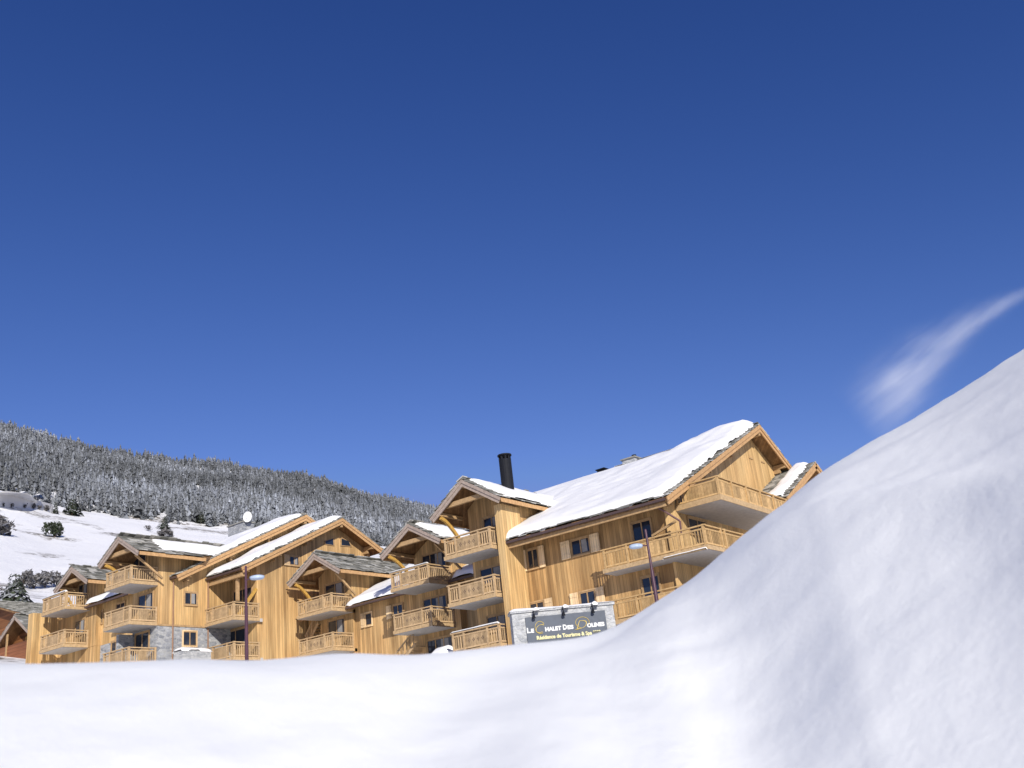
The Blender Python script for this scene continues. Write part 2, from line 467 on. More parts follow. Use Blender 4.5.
def railing(mb, p, q, ztop, solid=(.28, .72), end_posts=(True, True), zfloor=None):
    """railing between p and q (x,y): top rail, bottom rail, flat balusters, a solid carved middle"""
    p, q = np.array([*p, 0.]), np.array([*q, 0.])
    d = q-p; L = np.linalg.norm(d); d /= L
    s = np.cross(d, (0, 0, 1.))
    zf = ztop-1.1 if zfloor is None else zfloor
    mb.frame_box(p, d, s, (0, 0, 1.), -.06, L+.06, -.075, .075, ztop-.07, ztop)
    mb.frame_box(p, d, s, (0, 0, 1.), 0, L, -.035, .035, ztop-.26, ztop-.17)
    mb.frame_box(p, d, s, (0, 0, 1.), 0, L, -.035, .035, zf+.09, zf+.18)
    n = max(3, int(L/.17)); w = L/n
    for i in range(n):
        u = (i+.5)/n
        a = i*w
        if solid and solid[0] <= u <= solid[1]: mb.frame_box(p, d, s, (0, 0, 1.), a+.006, a+w-.006, -.02, .02, zf+.14, ztop-.2)
        else: mb.frame_box(p, d, s, (0, 0, 1.), a+w*.33, a+w*.67, -.02, .02, zf+.12, ztop-.2)
def posts(mb, p, q, ztop, us, zlow):
    p, q = np.array([*p, 0.]), np.array([*q, 0.])
    d = q-p; L = np.linalg.norm(d); d /= L
    s = np.cross(d, (0, 0, 1.))
    for u in us:
        c = p+d*(L*u)
        mb.frame_box(c, d, s, (0, 0, 1.), -.06, .06, -.095, .055, zlow, ztop+.02).mark()
def balcony(root, x0, x1, y0, y1, ztop, sides=('front', 'right'), carve=True, solid=(.27, .73), ysolid=None, snow=False, mat='rail', left=False):
    zf = ztop-1.1
    b = MB().box(x0, x1, y0, y1+.3, zf-.23, zf)
    par = b.build('balcony', M['slab'], root)
    fb = MB()
    fb.box(x0-.05, x1+.05, y0-.05, y0-.002, zf-.2, zf+.03).mark()
    fb.box(x1+.002, x1+.05, y0, y1+.02, zf-.2, zf+.03).mark()
    fb.box(x0-.05, x0-.002, y0, y1+.02, zf-.2, zf+.03)
    fb.build_each('edge_board', M['edge'], par)
    yr = y0+.06
    r = MB(); railing(r, (x0, yr), (x1, yr), ztop, solid); r.build('railing', M[mat], par)
    ps = MB(); posts(ps, (x0, yr), (x1, yr), ztop, (.02, .25, .75, .985), zf-.2)
    if carve:
        cx = (x0+x1)/2
        cv = MB()
        for k in range(4):
            for (dx, dz) in ((0, .13), (.1, 0), (0, -.13), (-.1, 0)):
                ox = cx+(k-1.5)*.34+dx*.6; oz = zf+.52+dz*.6
                cv.add([(ox, yr-.024, oz+.055), (ox+.028, yr-.024, oz), (ox, yr-.024, oz-.055), (ox-.028, yr-.024, oz)], [(0, 1, 2, 3)])
                cv.v[-4:] = [(a, b-.002, c2) for (a, b, c2) in cv.v[-4:]]
            cv.mark()
        cv.build_each('cutout_shade', M['gutter'], par)  # flat dark diamonds on the boards, painted for the shade inside cut-outs
    r = MB(); railing(r, (x1-.06, y0+.1), (x1-.06, y1), ztop, ysolid); r.build('railing', M[mat], par)
    posts(ps, (x1-.03, y0+.1), (x1-.03, y1), ztop, (.97,), zf-.2)
    if left:
        r = MB(); railing(r, (x0+.06, y1), (x0+.06, y0+.1), ztop, ysolid); r.build('railing', M[mat], par)
    ps.build_each('railing_post', M[mat], par)
    if snow:
        vs, fs = snow_sheet((x0-.08, y0-.05, ztop), (1, 0, 0), (0, 1, 0), (0, 0, 1), x1-x0+.1, .24, .12, int(x0*7) % 50, .1, .04, .06, .02)
        mesh_obj('snow_cap', vs, fs, M['snow'], par, True)
    return par

def window(root, face, plane, box, panes=2, frame='beam', shutters=(), curtain=False, door=False, depth=.0):
    """box = photo bounds (x0,y0,x1,y1) looked up on the wall plane; face 'y' looks to -Y, 'x' looks to +X"""
    x0, y0, x1, y1 = box
    on = onY if face == 'y' else onX
    xc, yc = (x0+x1)/2, (y0+y1)/2
    a, b = on(x0, yc, plane), on(x1, yc, plane)
    t, bo = on(xc, y0, plane), on(xc, y1, plane)
    i = 0 if face == 'y' else 1
    u0, u1 = sorted((a[i], b[i])); z0, z1 = sorted((bo[2], t[2]))
    return window_uv(root, face, plane, u0, u1, z0, z1, panes, frame, shutters, curtain, door)
def window_uv(root, face, plane, u0, u1, z0, z1, panes=2, frame='beam', shutters=(), curtain=False, door=False):
    def bx(mb, ua, ub, za, zb, d0, d1):
        if face == 'y': mb.box(ua, ub, plane-d1, plane-d0, za, zb)
        else: mb.box(plane+d0, plane+d1, ua, ub, za, zb)
    f = MB(); w = .09
    bx(f, u0-w, u0, z0-w, z1+w, .003, .07); bx(f, u1, u1+w, z0-w, z1+w, .003, .07)
    bx(f, u0, u1, z1, z1+w, .003, .07); bx(f, u0, u1, z0-w, z0, .003, .11)
    wnd = f.build('door' if door else 'window', M[frame], root)
    g = MB(); bx(g, u0+.002, u1-.002, z0+.002, z1-.002, .006, .022); g.build('pane', M['glass'], wnd)
    s = MB(); n = panes
    for k in range(n+1):
        c = u0+(u1-u0)*k/n
        bx(s, max(u0+.003, c-.035), min(u1-.003, c+.035), z0+.003, z1-.003, .024, .05)
    bx(s, u0+.04, u1-.04, z1-.06, z1-.004, .026, .048); bx(s, u0+.04, u1-.04, z0+.004, z0+.07, .026, .048)
    s.build('sash', M['beam'], wnd)
    if curtain:
        c = MB(); bx(c, u0+(u1-u0)*.55, u0+(u1-u0)*.85, z0+.1, z1-.08, .0225, .0238); c.build('curtain', M['curtain'], wnd)
    for side in shutters:
        sw = min(.62, (u1-u0)*.55)
        ua, ub = (u0-w-.02-sw, u0-w-.02) if side == 'l' else (u1+w+.02, u1+w+.02+sw)
        m = MB(); bx(m, ua, ub, z0-.08, z1+.06, .07, .125)
        sh = m.build('shutter', M['shutter'], wnd)
        m = MB(); bx(m, ua+.03, ub-.03, z0+.1, z0+.2, .127, .15); bx(m, ua+.03, ub-.03, z1-.2, z1-.1, .127, .15); m.build('batten', M['shutter'], sh)
    return wnd

def gable_front(root, xl, xr, xa, za, ze, y0, ywall, yback, fascia='fascia_grey', cover='lauze', snow=None, yb=(None, None), wall_z0=2., seed=1, brace_sides=('l', 'r'), purlin=True, wallx=None, deck_mat='soffit', snow_w=0.):
    """a small gable roof with its ridge along Y: verge at y0, loggia wall at ywall"""
    th = .16
    za -= .15; ze -= .1
    roof = MB()
    ob = {}
    drop = th*1.15
    ybl, ybr = (yb[0] or yback), (yb[1] or yback)
    pf = [(xl, ze), (xa, za), (xr, ze), (xr, ze-th), (xa, za-drop), (xl, ze-th)]
    yk = [ybl, yback, ybr, ybr, yback, ybl]
    roof.add([(p[0], y0+.06, p[1]) for p in pf]+[(p[0], k, p[1]) for p, k in zip(pf, yk)],
             [tuple(range(6)), tuple(range(11, 5, -1))]+[(i, 6+i, 6+(i+1) % 6, (i+1) % 6) for i in range(6)])
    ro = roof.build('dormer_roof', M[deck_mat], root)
    # bargeboards, two boards deep
    bb = MB()
    for (xe, s) in ((xl, 1), (xr, -1)):
        dx, dz = xa-xe, za-ze; L = math.hypot(dx, dz)
        U = np.array([dx/L, 0, dz/L]); N = np.array([0, -1., 0]); V = np.cross(N, U); V = V if V[2] > 0 else -V
        yo = y0+(.004 if s < 0 else 0); Lc = L-(.004 if s < 0 else 0)
        bb.frame_box((xe, yo, ze), U, V, N, -.04, Lc, -.36, -.04, -.055, .01)
        bb.frame_box((xe, yo, ze), U, V, N, -.08, Lc, -.17, .02, .012, .06).mark()
    bb.build_each('bargeboard', M[fascia], ro)
    # eave boards along Y
    eb = MB()
    for xe, s in ((xl, -1), (xr, 1)):
        eb.box(min(xe, xe+s*.04), max(xe, xe+s*.04), y0+.08, (ybl if s < 0 else ybr)-.1, ze-th-.10, ze-.02).mark()
    eb.build_each('eave_board', M['fascia'], ro)
    # stone slabs
    tl = MB()
    for (xe, sd) in ((xl, 3), (xr, 9)):
        U, V, N, L = slope((xe, y0, ze), (xa, y0, za), (0, 1, 0))
        ye = ybl if xe == xl else ybr
        lim = lambda v, L=L, ye=ye: ye-y0+(yback-ye)*min(1, max(0, v/L))
        slab_tiles(tl, (xe, y0-.02, ze+.01), U, V, N, yback-y0, L+.05, seed*10+sd, lambda u, v, L=L, lim=lim: u < lim(v)-.2 and (snow != 'full' or v < .55 or u < .7 or v > L-.3))
    tl.build('stone_slabs', M['lauze'], ro)
    if snow:
        for k, xe in enumerate((xr, xl)):
            U, V, N, L = slope((xe, y0, ze), (xa, y0, za), (0, 1, 0))
            off_u, off_v = (.55, .35) if snow == 'full' else (2.2, .5)
            P = np.array((xe, y0, ze))+U*off_u+V*off_v+N*.1
            ye = ybl if xe == xl else ybr
            ex = lambda Uu, Vv, h, off_u=off_u, off_v=off_v, ye=ye, L=L: np.where(Uu+off_u > ye-y0+(yback-ye)*np.clip((Vv+off_v)/L, 0, 1)+.1, -.1, h)
            vs, fs = snow_sheet(P, U, V, N, yback-y0-off_u, L-off_v+.12, .24 if snow == 'full' else .16, seed+k*3, .35, .32, .16, .06, ex)
            mesh_obj('snow_cover', vs, fs, M['snow'], ro, True)
    # ridge, purlins, tie beam, braces
    bm = MB()
    bm.beam((xa, y0+.04, za-drop-.16), (xa, ywall, za-drop-.16), .2, .26).mark()
    zt = ze+(za-ze)*.42
    kx = (za-zt)/(za-ze)
    bm.box(xl+(xa-xl)*(1-kx)*1.02-.1, xr-(xr-xa)*(1-kx)*1.02+.1, y0+.25, y0+.45, zt-.34, zt-.06).mark()
    for s, xe in ((1, xl), (-1, xr)):
        bm.beam((xe+s*.62, y0+.03, ze+.62*(za-ze)/abs(xa-xe)-drop-.13), (xe+s*.62, ywall, ze+.62*(za-ze)/abs(xa-xe)-drop-.13), .18, .22).mark()
    bm.build_each('beam', M['beam'], ro)
    for s, xe, tg in ((1, xl, 'l'), (-1, xr, 'r')):
        if tg not in brace_sides: continue
        xb = xe+s*.62; zb = ze+.62*(za-ze)/abs(xa-xe)-drop-.28
        br = MB()
        pts = []
        for k in range(6):
            a = k/5
            yy = y0+.15+(ywall-y0-.2)*a
            zz = zb-.05-(1.6*a**1.5 if tg == 'l' else 1.5*a)
            pts.append((xb, yy, zz))
        for k in range(5): br.beam(pts[k], pts[k+1], .15 if tg == 'l' else .12, .2 if tg == 'l' else .14, (0, -1, 1))
        br.build('brace', M['beam_gold' if tg == 'l' else 'beam'], ro)
    # loggia wall
    wx0, wx1 = wallx if wallx else (xl+.7, xr-.6)
    zat = lambda x: (ze+(za-ze)*(x-xl)/(xa-xl) if x < xa else ze+(za-ze)*(xr-x)/(xr-xa))-drop-.01
    wl = MB().prism([(wx0, wall_z0), (wx0, zat(wx0)), (xa, za-drop-.01), (wx1, zat(wx1)), (wx1, wall_z0)], 'y', ywall, yback-.4)
    wl.build('dormer_wall', M['larch'], root)
    return ro

def big_roof(root, xl, xr, eave, ridge, back, fascia='fascia', seed=1, snow_th=.45, cut=None, purl=(.18, .5, .82), snow_xl=None, wall_x=None, snow_extra=None, verge_tiles=True):
    """main roof with ridge along X; verge at xr. eave/ridge/back are (y,z)"""
    th = .24
    eave = (eave[0], eave[1]-.06); ridge = (ridge[0], ridge[1]-.12); back = (back[0], back[1]-.1)
    def poly(s=0): return [(eave[0], eave[1]), (ridge[0], ridge[1]), (back[0], back[1]), (back[0], back[1]-th), (ridge[0], ridge[1]-th*1.1), (eave[0], eave[1]-th)]
    mb = MB(); mb.prism(poly(), 'x', xl, xr-.05)
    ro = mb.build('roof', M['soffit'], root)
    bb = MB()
    for e in (eave, back):
        dy, dz = ridge[0]-e[0], ridge[1]-e[1]; L = math.hypot(dy, dz)
        U = np.array([0, dy/L, dz/L]); N = np.array([1., 0, 0]); V = np.cross(N, U); V = V if V[2] > 0 else -V
        xo = xr-(.004 if e is back else 0)
        bb.frame_box((xo, e[0], e[1]), U, V, N, -.05, L, -.42, -.05, -.07, 0)
        bb.frame_box((xo, e[0], e[1]), U, V, N, -.1, L, -.2, .02, .002, .06).mark()
    bb.build_each('bargeboard', M[fascia], ro)
    U, V, N, L = slope((xl, *eave), (xl, *ridge), (1, 0, 0))
    tl = MB()
    W = xr-xl
    slab_tiles(tl, (xl, eave[0], eave[1]+.01), U, V, N, W, L, seed, lambda u, v: u > W-1.0 or v < .3, .06)
    U2, V2, N2, L2 = slope((xl, *back), (xl, *ridge), (1, 0, 0))
    slab_tiles(tl, (xl, back[0], back[1]+.01), U2, V2, N2, W, L2, seed+3, lambda u, v: u > W-1.3, .06)
    tl.build('stone_slabs', M['lauze'], ro)
    sx = xl if snow_xl is None else snow_xl
    P = np.array((sx-.3, *eave))+V*.02+N*.07
    vs, fs = snow_sheet(P, U, V, N, xr-sx+.1, L+.25, snow_th, seed+11, .55, .28, .2, .1, snow_extra)
    mesh_obj('snow_cover', vs, fs, M['snow'], ro, True)
    P = np.array((xl-.3, *back))+V2*.12+N2*.07
    vs, fs = snow_sheet(P, U2, V2, N2, xr-xl-.5, L2+.2, snow_th*.8, seed+15, .55, .45, .3, .1)
    mesh_obj('snow_cover', vs, fs, M['snow'], ro, True)
    # gutter along the front eave
    g = MB(); g.beam((xl, eave[0]-.06, eave[1]-.12), (xr-.1, eave[0]-.06, eave[1]-.12), .13, .13)
    g.build('gutter', M['gutter'], ro)
    pr = MB()
    wx = wall_x if wall_x is not None else xr-1.2
    for e, ts in ((eave, purl), (back, (.25,))):
        for tt in ts:
            y = e[0]+(ridge[0]-e[0])*tt; z = e[1]+(ridge[1]-e[1])*tt-th-.16
            pr.box(wx-.05, xr-.09, y-.12, y+.12, z-.15, z+.13)
            pr.prism([(y-.1, z-.15), (y+.1, z-.15), (y+.08, z-.42), (y-.08, z-.42)], 'x', wx+.0, wx+.5).mark()
    pr.box(wx-.05, xr-.09, ridge[0]-.13, ridge[0]+.13, ridge[1]-th-.46, ridge[1]-th-.12)
    pr.build_each('purlin', M['beam'], ro)
    return ro

L0, L1, L2, L3 = 7.9, 10.7, 13.5, 16.3

# ================================================================== right-hand chalet
R1 = empty('chalet', (-30, 47.5, 5))
tag(R1, 'largest chalet at the right end, big snow-laden roof, black flue and wraparound balcony', 'chalet')
EA, RA, BA = (45.85, 12.6), (60.5, 19.65), (65.0, 17.25)
XV, XW = -23.75, -24.75
zroof = lambda y, e, r: e[1]+(r[1]-e[1])*(y-e[0])/(r[0]-e[0])
w = MB().prism([(47.5, 2), (47.5, zroof(47.5, EA, RA)-.26), (60.5, 19.38), (64.4, zroof(64.4, BA, RA)-.27), (64.4, 2)], 'x', -34.64, XW)
w.build('wall', M['larch_deep'], R1)
def ext(Uu, Vv, h):
    # heavier wind-packed pillow along the ridge
    X = -44.3+Uu; Y = 45.95+Vv*.9
    h = h*(1+sstep((Vv-12.5)/3)*(-.7+1.2*sstep((X+29.6)/1.3)))
    return np.where((X < -34.75) & (Y < 50.5+1.33*np.clip(-34.05-X, 0, 2.8)), -.2, h)
big_roof(R1, -34.66, XV, EA, RA, BA, seed=4, snow_th=.4, wall_x=XW, purl=(.1, .42, .72, ), snow_extra=ext, snow_xl=-44)
# continuation of the main roof behind the wing gable
mb = MB().prism([(54.9, zroof(54.9, EA, RA)), RA, BA, (BA[0], BA[1]-.24), (RA[0], RA[1]-.26), (54.9, zroof(54.9, EA, RA)-.24)], 'x', -43.5, -34.67)
rb = mb.build('roof', M['soffit'], R1)
MB().prism([(55.2, 2), (55.2, 16.6), (60.5, 19.3), (64.4, 17.2), (64.4, 2)], 'x', -43, -34.73).build('wall', M['larch_deep'], R1)
# wing wall slice that shelters the stacked balconies
MB().box(-34.98, -34.5, 45.6, 47.45, 2, 14.75).build('wall', M['larch_pale'], R1)
gable_front(R1, -39.42, -34.02, -36.76, 16.86, 15.05, 45.0, 47.2, 55.0, yb=(52, 51.1), snow='full', seed=2, wallx=(-38.3, -34.72), brace_sides=('l',))
for zt in (L2, L1, L0):
    balcony(R1, -38.75, -35.2, 45.2, 47.2, zt, snow=(zt == L0))
for b in ((484, 516.5, 500, 528), (481, 566.5, 505, 583), (488, 615, 508, 630)):
    window(R1, 'y', 47.2, b, 2, curtain=True, door=True)
# front wall windows
window(R1, 'y', 47.5, (528.3, 549, 538.5, 568.5), 2, shutters=('l', 'r'))
window(R1, 'y', 47.5, (572, 538.5, 590, 554.5), 2, shutters=('l', 'r'), curtain=True)
window(R1, 'y', 47.5, (531, 602, 545, 622), 2, shutters=('l', 'r'))
window(R1, 'y', 47.5, (581, 591, 596, 611), 2, shutters=('l', 'r'))
window(R1, 'y', 47.5, (633, 521, 652, 541), 2, door=True)
window(R1, 'y', 47.5, (643, 576, 660, 597), 2, door=True)
window(R1, 'x', XW+.03, (689, 520, 706, 535), 2, door=True)
for (vx, vy) in ((750, 458.5), (762, 462.5)):
    p = onX(vx, vy, XW); MB().box(XW+.033, XW+.08, p[1]-.28, p[1]+.28, p[2]-.05, p[2]+.05).build('vent', M['beam'], R1)
MB().prism([(48.32, 3), (48.32, 13.45), (60.5, 19.2), (64.2, 17.2), (64.2, 3)], 'x', XW+.003, XW+.03).build('wall', M['larch_pale'], R1)  # paler skin over the gable end, its stronger sunlight put into the colour
# corner pier of the gable wall
MB().box(XW-.1, XW+.06, 47.35, 48.3, 2, 13.0).build('wall', M['larch_pale'], R1)
# wraparound balcony and the others of this chalet
def wrap_balcony(x0, x1, y0, y1, ytail, zt, snow=False):
    par = balcony(R1, x0, x1, y0, y1, zt, snow=False, solid=(.3, .62), carve=False, mat='rail_gold')
    zf = zt-1.1
    MB().box(XW-.3, x1, y1+.301, ytail, zf-.23, zf).build('floor_slab', M['slab'], par)
    MB().box(x1+.002, x1+.05, y1+.02, ytail, zf-.25, zf+.03).build('edge_board', M['beam'], par)
    r = MB(); railing(r, (x1-.06, y1), (x1-.06, ytail), zt, (.3, .8)); r.build('railing', M['rail_gold'], par)
    r = MB(); posts(r, (x1-.03, y1), (x1-.03, ytail), zt, (.05, .33, .66, .98), zf-.2); r.build_each('railing_post', M['rail_gold'], par)
    if snow:
        vs, fs = snow_sheet((x1-2.6, y0-.12, zf-.2), (1, 0, 0), (0, 1, 0), (0, 0, 1), 2.6, .3, .14, 5, .08, .03, .06, .02)
        mesh_obj('snow_cap', vs, fs, M['snow'], par, True)
    return par
wrap_balcony(-28.45, -22.15, 46.25, 48.2, 56, L1+.05, True)
wrap_balcony(-28.3, -22.4, 46.4, 48.2, 56, L0+.1)
ub = MB().box(XW-.1, -22.0, 48.55, 58, L2-1.1-.1, L2-1.1+.13)
b = ub.build('balcony', M['slab'], R1)
zt = L2+.17
MB().box(-21.998, -21.95, 48.55, 58.02, zt-1.35, zt-1.05).mark().box(XW+.06, -21.95, 48.5, 48.548, zt-1.35, zt-1.05).build_each('edge_board', M['edge'], b)
r = MB(); railing(r, (XW+.06, 48.6), (-22.0, 48.6), zt, (.18, 1)); r.build('railing', M['rail_gold'], b)
r = MB(); railing(r, (-22.06, 48.65), (-22.06, 58), zt, (0, 1)); r.build('railing', M['rail_gold'], b)
r = MB(); posts(r, (XW+.06, 48.6), (-22.0, 48.6), zt, (.04, .985), zt-1.3); posts(r, (-22.03, 48.6), (-22.03, 58), zt, (.18, .38, .58, .78, .98), zt-1.3); r.build_each('railing_post', M['rail_gold'], b)
# drain pipe from the eave, brace pole
P1 = onY(648.5, 501, 45.9); pts = [P1, onY(652, 504.5, 46.0), onY(664, 511, 46.3), onY(680, 521, 46.7), onY(681.5, 535, 46.75)]
MB().tube(pts, .055, 8).build('downpipe', M['pipe'], R1)
MB().beam(onY(652, 536, 46.9), onY(676, 521, 46.9), .09, .12).build('brace', M['beam'], R1)
MB().cyl((-34.76, 45.86, 3), (-34.76, 45.86, 12.3), .06, .06, 8).build('downpipe', M['pipe'], R1)
# soffit lining of the front eave
MB().box(-34.6, XV-.2, 45.95, 46.05, 12.1, 12.33).build('eave_board', M['beam'], R1)
# black flue on the wing roof
c0 = np.array((-35.95, 48.5, 0))
fl = MB().cyl((c0[0], c0[1], 15.9), (c0[0], c0[1], 18.35), .39, .39, 20)
f = fl.build('chimney', M['black'], R1)
cw = MB()
for k in range(8):
    a = k*math.pi/4
    cw.cyl((c0[0]+.33*math.cos(a), c0[1]+.33*math.sin(a), 18.352), (c0[0]+.33*math.cos(a), c0[1]+.33*math.sin(a), 18.6), .07, .05, 6)
cw.cyl((c0[0], c0[1], 18.602), (c0[0], c0[1], 18.68), .45, .45, 20)
cw.build('chimney_crown', M['black'], f)
# stone stack and small vent on the back of the ridge
p = onY(631, 460, 61.4)
p[2] -= .12
st = MB().box(p[0]-.52, p[0]+.52, p[1]-.4, p[1]+.4, p[2]-1.6, p[2]+.12).build('chimney', M['stone_pale'], R1)
MB().box(p[0]-.62, p[0]+.62, p[1]-.5, p[1]+.5, p[2]+.122, p[2]+.22).build('chimney_cap', M['lauze'], st)
MB().cyl((p[0]+.3, p[1], p[2]+.222), (p[0]+.3, p[1], p[2]+.42), .17, .17, 12).build('flue_cap', M['black'], st)
p = onY(602, 469, 61.4)
p[2] -= .15
st = MB().box(p[0]-.3, p[0]+.3, p[1]-.25, p[1]+.25, p[2]-1.5, p[2]+.05).build('chimney', M['black'], R1)
MB().box(p[0]-.38, p[0]+.38, p[1]-.33, p[1]+.33, p[2]+.052, p[2]+.13).build('chimney_cap', M['black'], st)
# lower roof behind the right gable
A0, A1 = (58.6, 13.95), (65.1, 17.3)
A2 = (68.2, 15.7)
an = MB().prism([A0, A1, A2, (A2[0], A2[1]-.22), (A1[0], A1[1]-.24), (A0[0], A0[1]-.22)], 'x', -26.5, -22.25)
ro = an.build('roof', M['soffit'], R1)
bb = MB()
for e in (A0, A2):
    dy, dz = A1[0]-e[0], A1[1]-e[1]; Lb = math.hypot(dy, dz)
    Ub = np.array([0, dy/Lb, dz/Lb]); Nb = np.array([1., 0, 0]); Vb = np.cross(Nb, Ub); Vb = Vb if Vb[2] > 0 else -Vb
    bb.frame_box((-22.2, *e), Ub, Vb, Nb, -.05, Lb+.02, -.44, -.05, -.07, 0); bb.frame_box((-22.2, *e), Ub, Vb, Nb, -.1, Lb+.02, -.2, .02, .002, .06).mark()
bb.build_each('bargeboard', M['fascia'], ro)
U, V, N, Ls = slope((-34, *A0), (-34, *A1), (1, 0, 0))
tl = MB(); slab_tiles(tl, (-24.7, A0[0], A0[1]+.01), U, V, N, 2.5, Ls, 77, None, .06)
U2, V2, N2, Lq = slope((-34, *A2), (-34, *A1), (1, 0, 0)); slab_tiles(tl, (-26.5, A2[0], A2[1]+.01), U2, V2, N2, 4.3, Lq, 78, None, .06)
tl.build('stone_slabs', M['lauze'], ro)
vs, fs = snow_sheet(np.array((-23.75, *A0))+V*.2+N*.08, U, V, N, 1.3, Ls, .3, 31, .3, .3, .14)
mesh_obj('snow_cover', vs, fs, M['snow'], ro, True)
MB().prism([(60.6, 2), (60.6, 14.6), (65.1, 16.9), (67.4, 15.7), (67.4, 2)], 'x', -24.7, -23.3).build('wall', M['larch_deep'], R1)

# ================================================================== linking chalet with two stacked-balcony bays
R2 = empty('chalet', (-49, 51.5, 7))
tag(R2, 'linking chalet in the middle with two balconied gables and a low snowy roof between them', 'chalet')
EM, RM, BM = (51.4, 12.52), (62.4, 17.75), (68, 15.2)
MB().prism([(52.4, 2), (52.4, zroof(52.4, EM, RM)-.27), (62.4, 17.45), (67, 15.3), (67, 2)], 'x', -59.1, -39).build('wall', M['larch'], R2)
mb = MB().prism([EM, RM, BM, (BM[0], BM[1]-.22), (RM[0], RM[1]-.24), (EM[0], EM[1]-.22)], 'x', -59.05, -38.4)
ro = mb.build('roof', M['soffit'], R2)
U, V, N, Ls = slope((0, *EM), (0, *RM), (1, 0, 0))
for (xa, xb, sd) in ((-53.95, -47.3, 3), (-43.6, -38.8, 8)):
    vs, fs = snow_sheet(np.array((xa-.15, *EM))+V*.03+N*.03, U, V, N, xb-xa+.3, Ls, .38, sd, .45, .2, .2)
    mesh_obj('snow_cover', vs, fs, M['snow'], ro, True)
MB().beam((-53.9, EM[0]-.06, EM[1]-.12), (-38.5, EM[0]-.06, EM[1]-.12), .13, .13).build('gutter', M['gutter'], ro)
# left bay: bare stone slabs
gable_front(R2, -58.55, -52.92, -55.58, 16.82, 15.1, 50.0, 52.1, 60.4, yb=(57, 57), snow=None, seed=3, wallx=(-57.5, -54.0))
for zt in (L2, L1):
    balcony(R2, -57.65, -54.0, 50.05, 52.1, zt, ysolid=None)
window(R2, 'y', 52.1, (326, 583, 345, 600), 2, curtain=True, door=True)
window(R2, 'y', 52.1, (329, 619.5, 345, 636), 2, curtain=True, door=True)
# right bay: snow-covered slabs
gable_front(R2, -47.78, -42.3, -45.03, 16.52, 14.85, 49.0, 51.7, 59.8, yb=(56.3, 56.3), snow='full', seed=5, wallx=(-47.2, -43.4))
for zt in (L2, L1):
    balcony(R2, -47.35, -43.9, 49.4, 51.7, zt, snow=(zt == L2))
for b in ((423, 553, 446, 572), (424, 597, 447, 612), (428, 638, 453, 656)):
    window(R2, 'y', 51.7, b, 3, curtain=True, door=True)
window(R2, 'y', 52.4, (393.5, 604.5, 403, 616), 2, shutters=('l',))
window(R2, 'y', 52.4, (366, 613, 372, 625.5), 1, frame='shutter', shutters=('l',))
# outdoor stairs down from the bays
for (x0, y0, z0, x1, z1) in ((-49.6, 50.6, 6.6, -46.6, 8.7), (-59.0, 51.9, 10.3, -57.5, 12.0)):
    s = MB()
    s.beam((x0, y0, z0), (x1, y0, z1), .06, .2); s.beam((x0, y0, z0+.95), (x1, y0, z1+.95), .07, .09)
    for k in range(9):
        a = (k+.5)/9; s.box(x0+(x1-x0)*a-.035, x0+(x1-x0)*a+.035, y0-.02, y0+.02, z0+(z1-z0)*a, z0+(z1-z0)*a+.95)
    for k in range(8):
        a = (k+.5)/8; s.box(x0+(x1-x0)*a-.16, x0+(x1-x0)*a+.16, y0+.03, y0+1.0, z0+(z1-z0)*a-.03, z0+(z1-z0)*a+.03)
    s.build('staircase', M['rail'], R2)

# ================================================================== gable-ended chalet left of it
R3 = empty('chalet', (-60, 50, 9))
tag(R3, 'tall chalet whose broad plank wall shows two small gable windows under a snowy roof', 'chalet')
EC, RC_, BC = (45.4, 15.87), (55.4, 20.76), (59.9, 18.62)
XC = -59.25
MB().prism([(47.6, 2), (47.6, zroof(47.6, EC, RC_)-.28), (55.4, 20.46), (59.5, zroof(59.5, BC, RC_)-.28), (59.5, 2)], 'x', -62.27, XC).build('wall', M['larch'], R3)
big_roof(R3, -62.24, -58.1, EC, RC_, BC, seed=14, snow_th=.4, wall_x=XC, purl=(.06, .36, .68))
# the shaded inner corner carries the loggia
for zt in (L2, L1):
    balcony(R3, -62.2, -59.0, 45.3, 47.6, zt, ysolid=(.4, .7), carve=False, solid=(.2, .8))
window(R3, 'y', 47.6, (234, 589, 252, 606), 2, door=True)
window(R3, 'y', 47.6, (226, 630, 246, 646), 2, door=True)
window(R3, 'x', XC, (289.5, 556.5, 298.5, 565.5), 2, shutters=('l',), curtain=True)
def trapwin(ps):
    q = [onX(a, b, XC) for a, b in ps]
    n = len(q); c = sum(q)/n
    vs = [(XC+.003, p[1], p[2]) for p in q]+[(XC+.06, p[1], p[2]) for p in q]
    fs = [tuple(range(n)), tuple(range(2*n-1, n-1, -1))]+[(i, (i+1) % n, n+(i+1) % n, n+i) for i in range(n)]
    inn = [c+(p-c)*.78 for p in q]
    wnd = mesh_obj('window', vs, fs, M['beam'], R3)
    mesh_obj('pane', [(XC+.064, p[1], p[2]) for p in inn]+[(XC+.07, p[1], p[2]) for p in inn], fs, M['glass'], wnd)
trapwin([(324, 544.5), (334, 546), (333.5, 538), (324, 541)])
trapwin([(340, 546), (351.5, 547), (349, 541), (340, 537.5)])
MB().beam((XC, 45.75, 12.4), (XC, 47.55, 14.6), .16, .2).build('brace', M['beam_gold'], R3)
MB().box(-62.2, -58.3, 45.55, 45.78, 15.2, 15.5).build('beam', M['beam'], R3)
MB().box(-59.32, -59.12, 45.75, 45.95, 13.6, 15.2).build('post', M['beam'], R3)

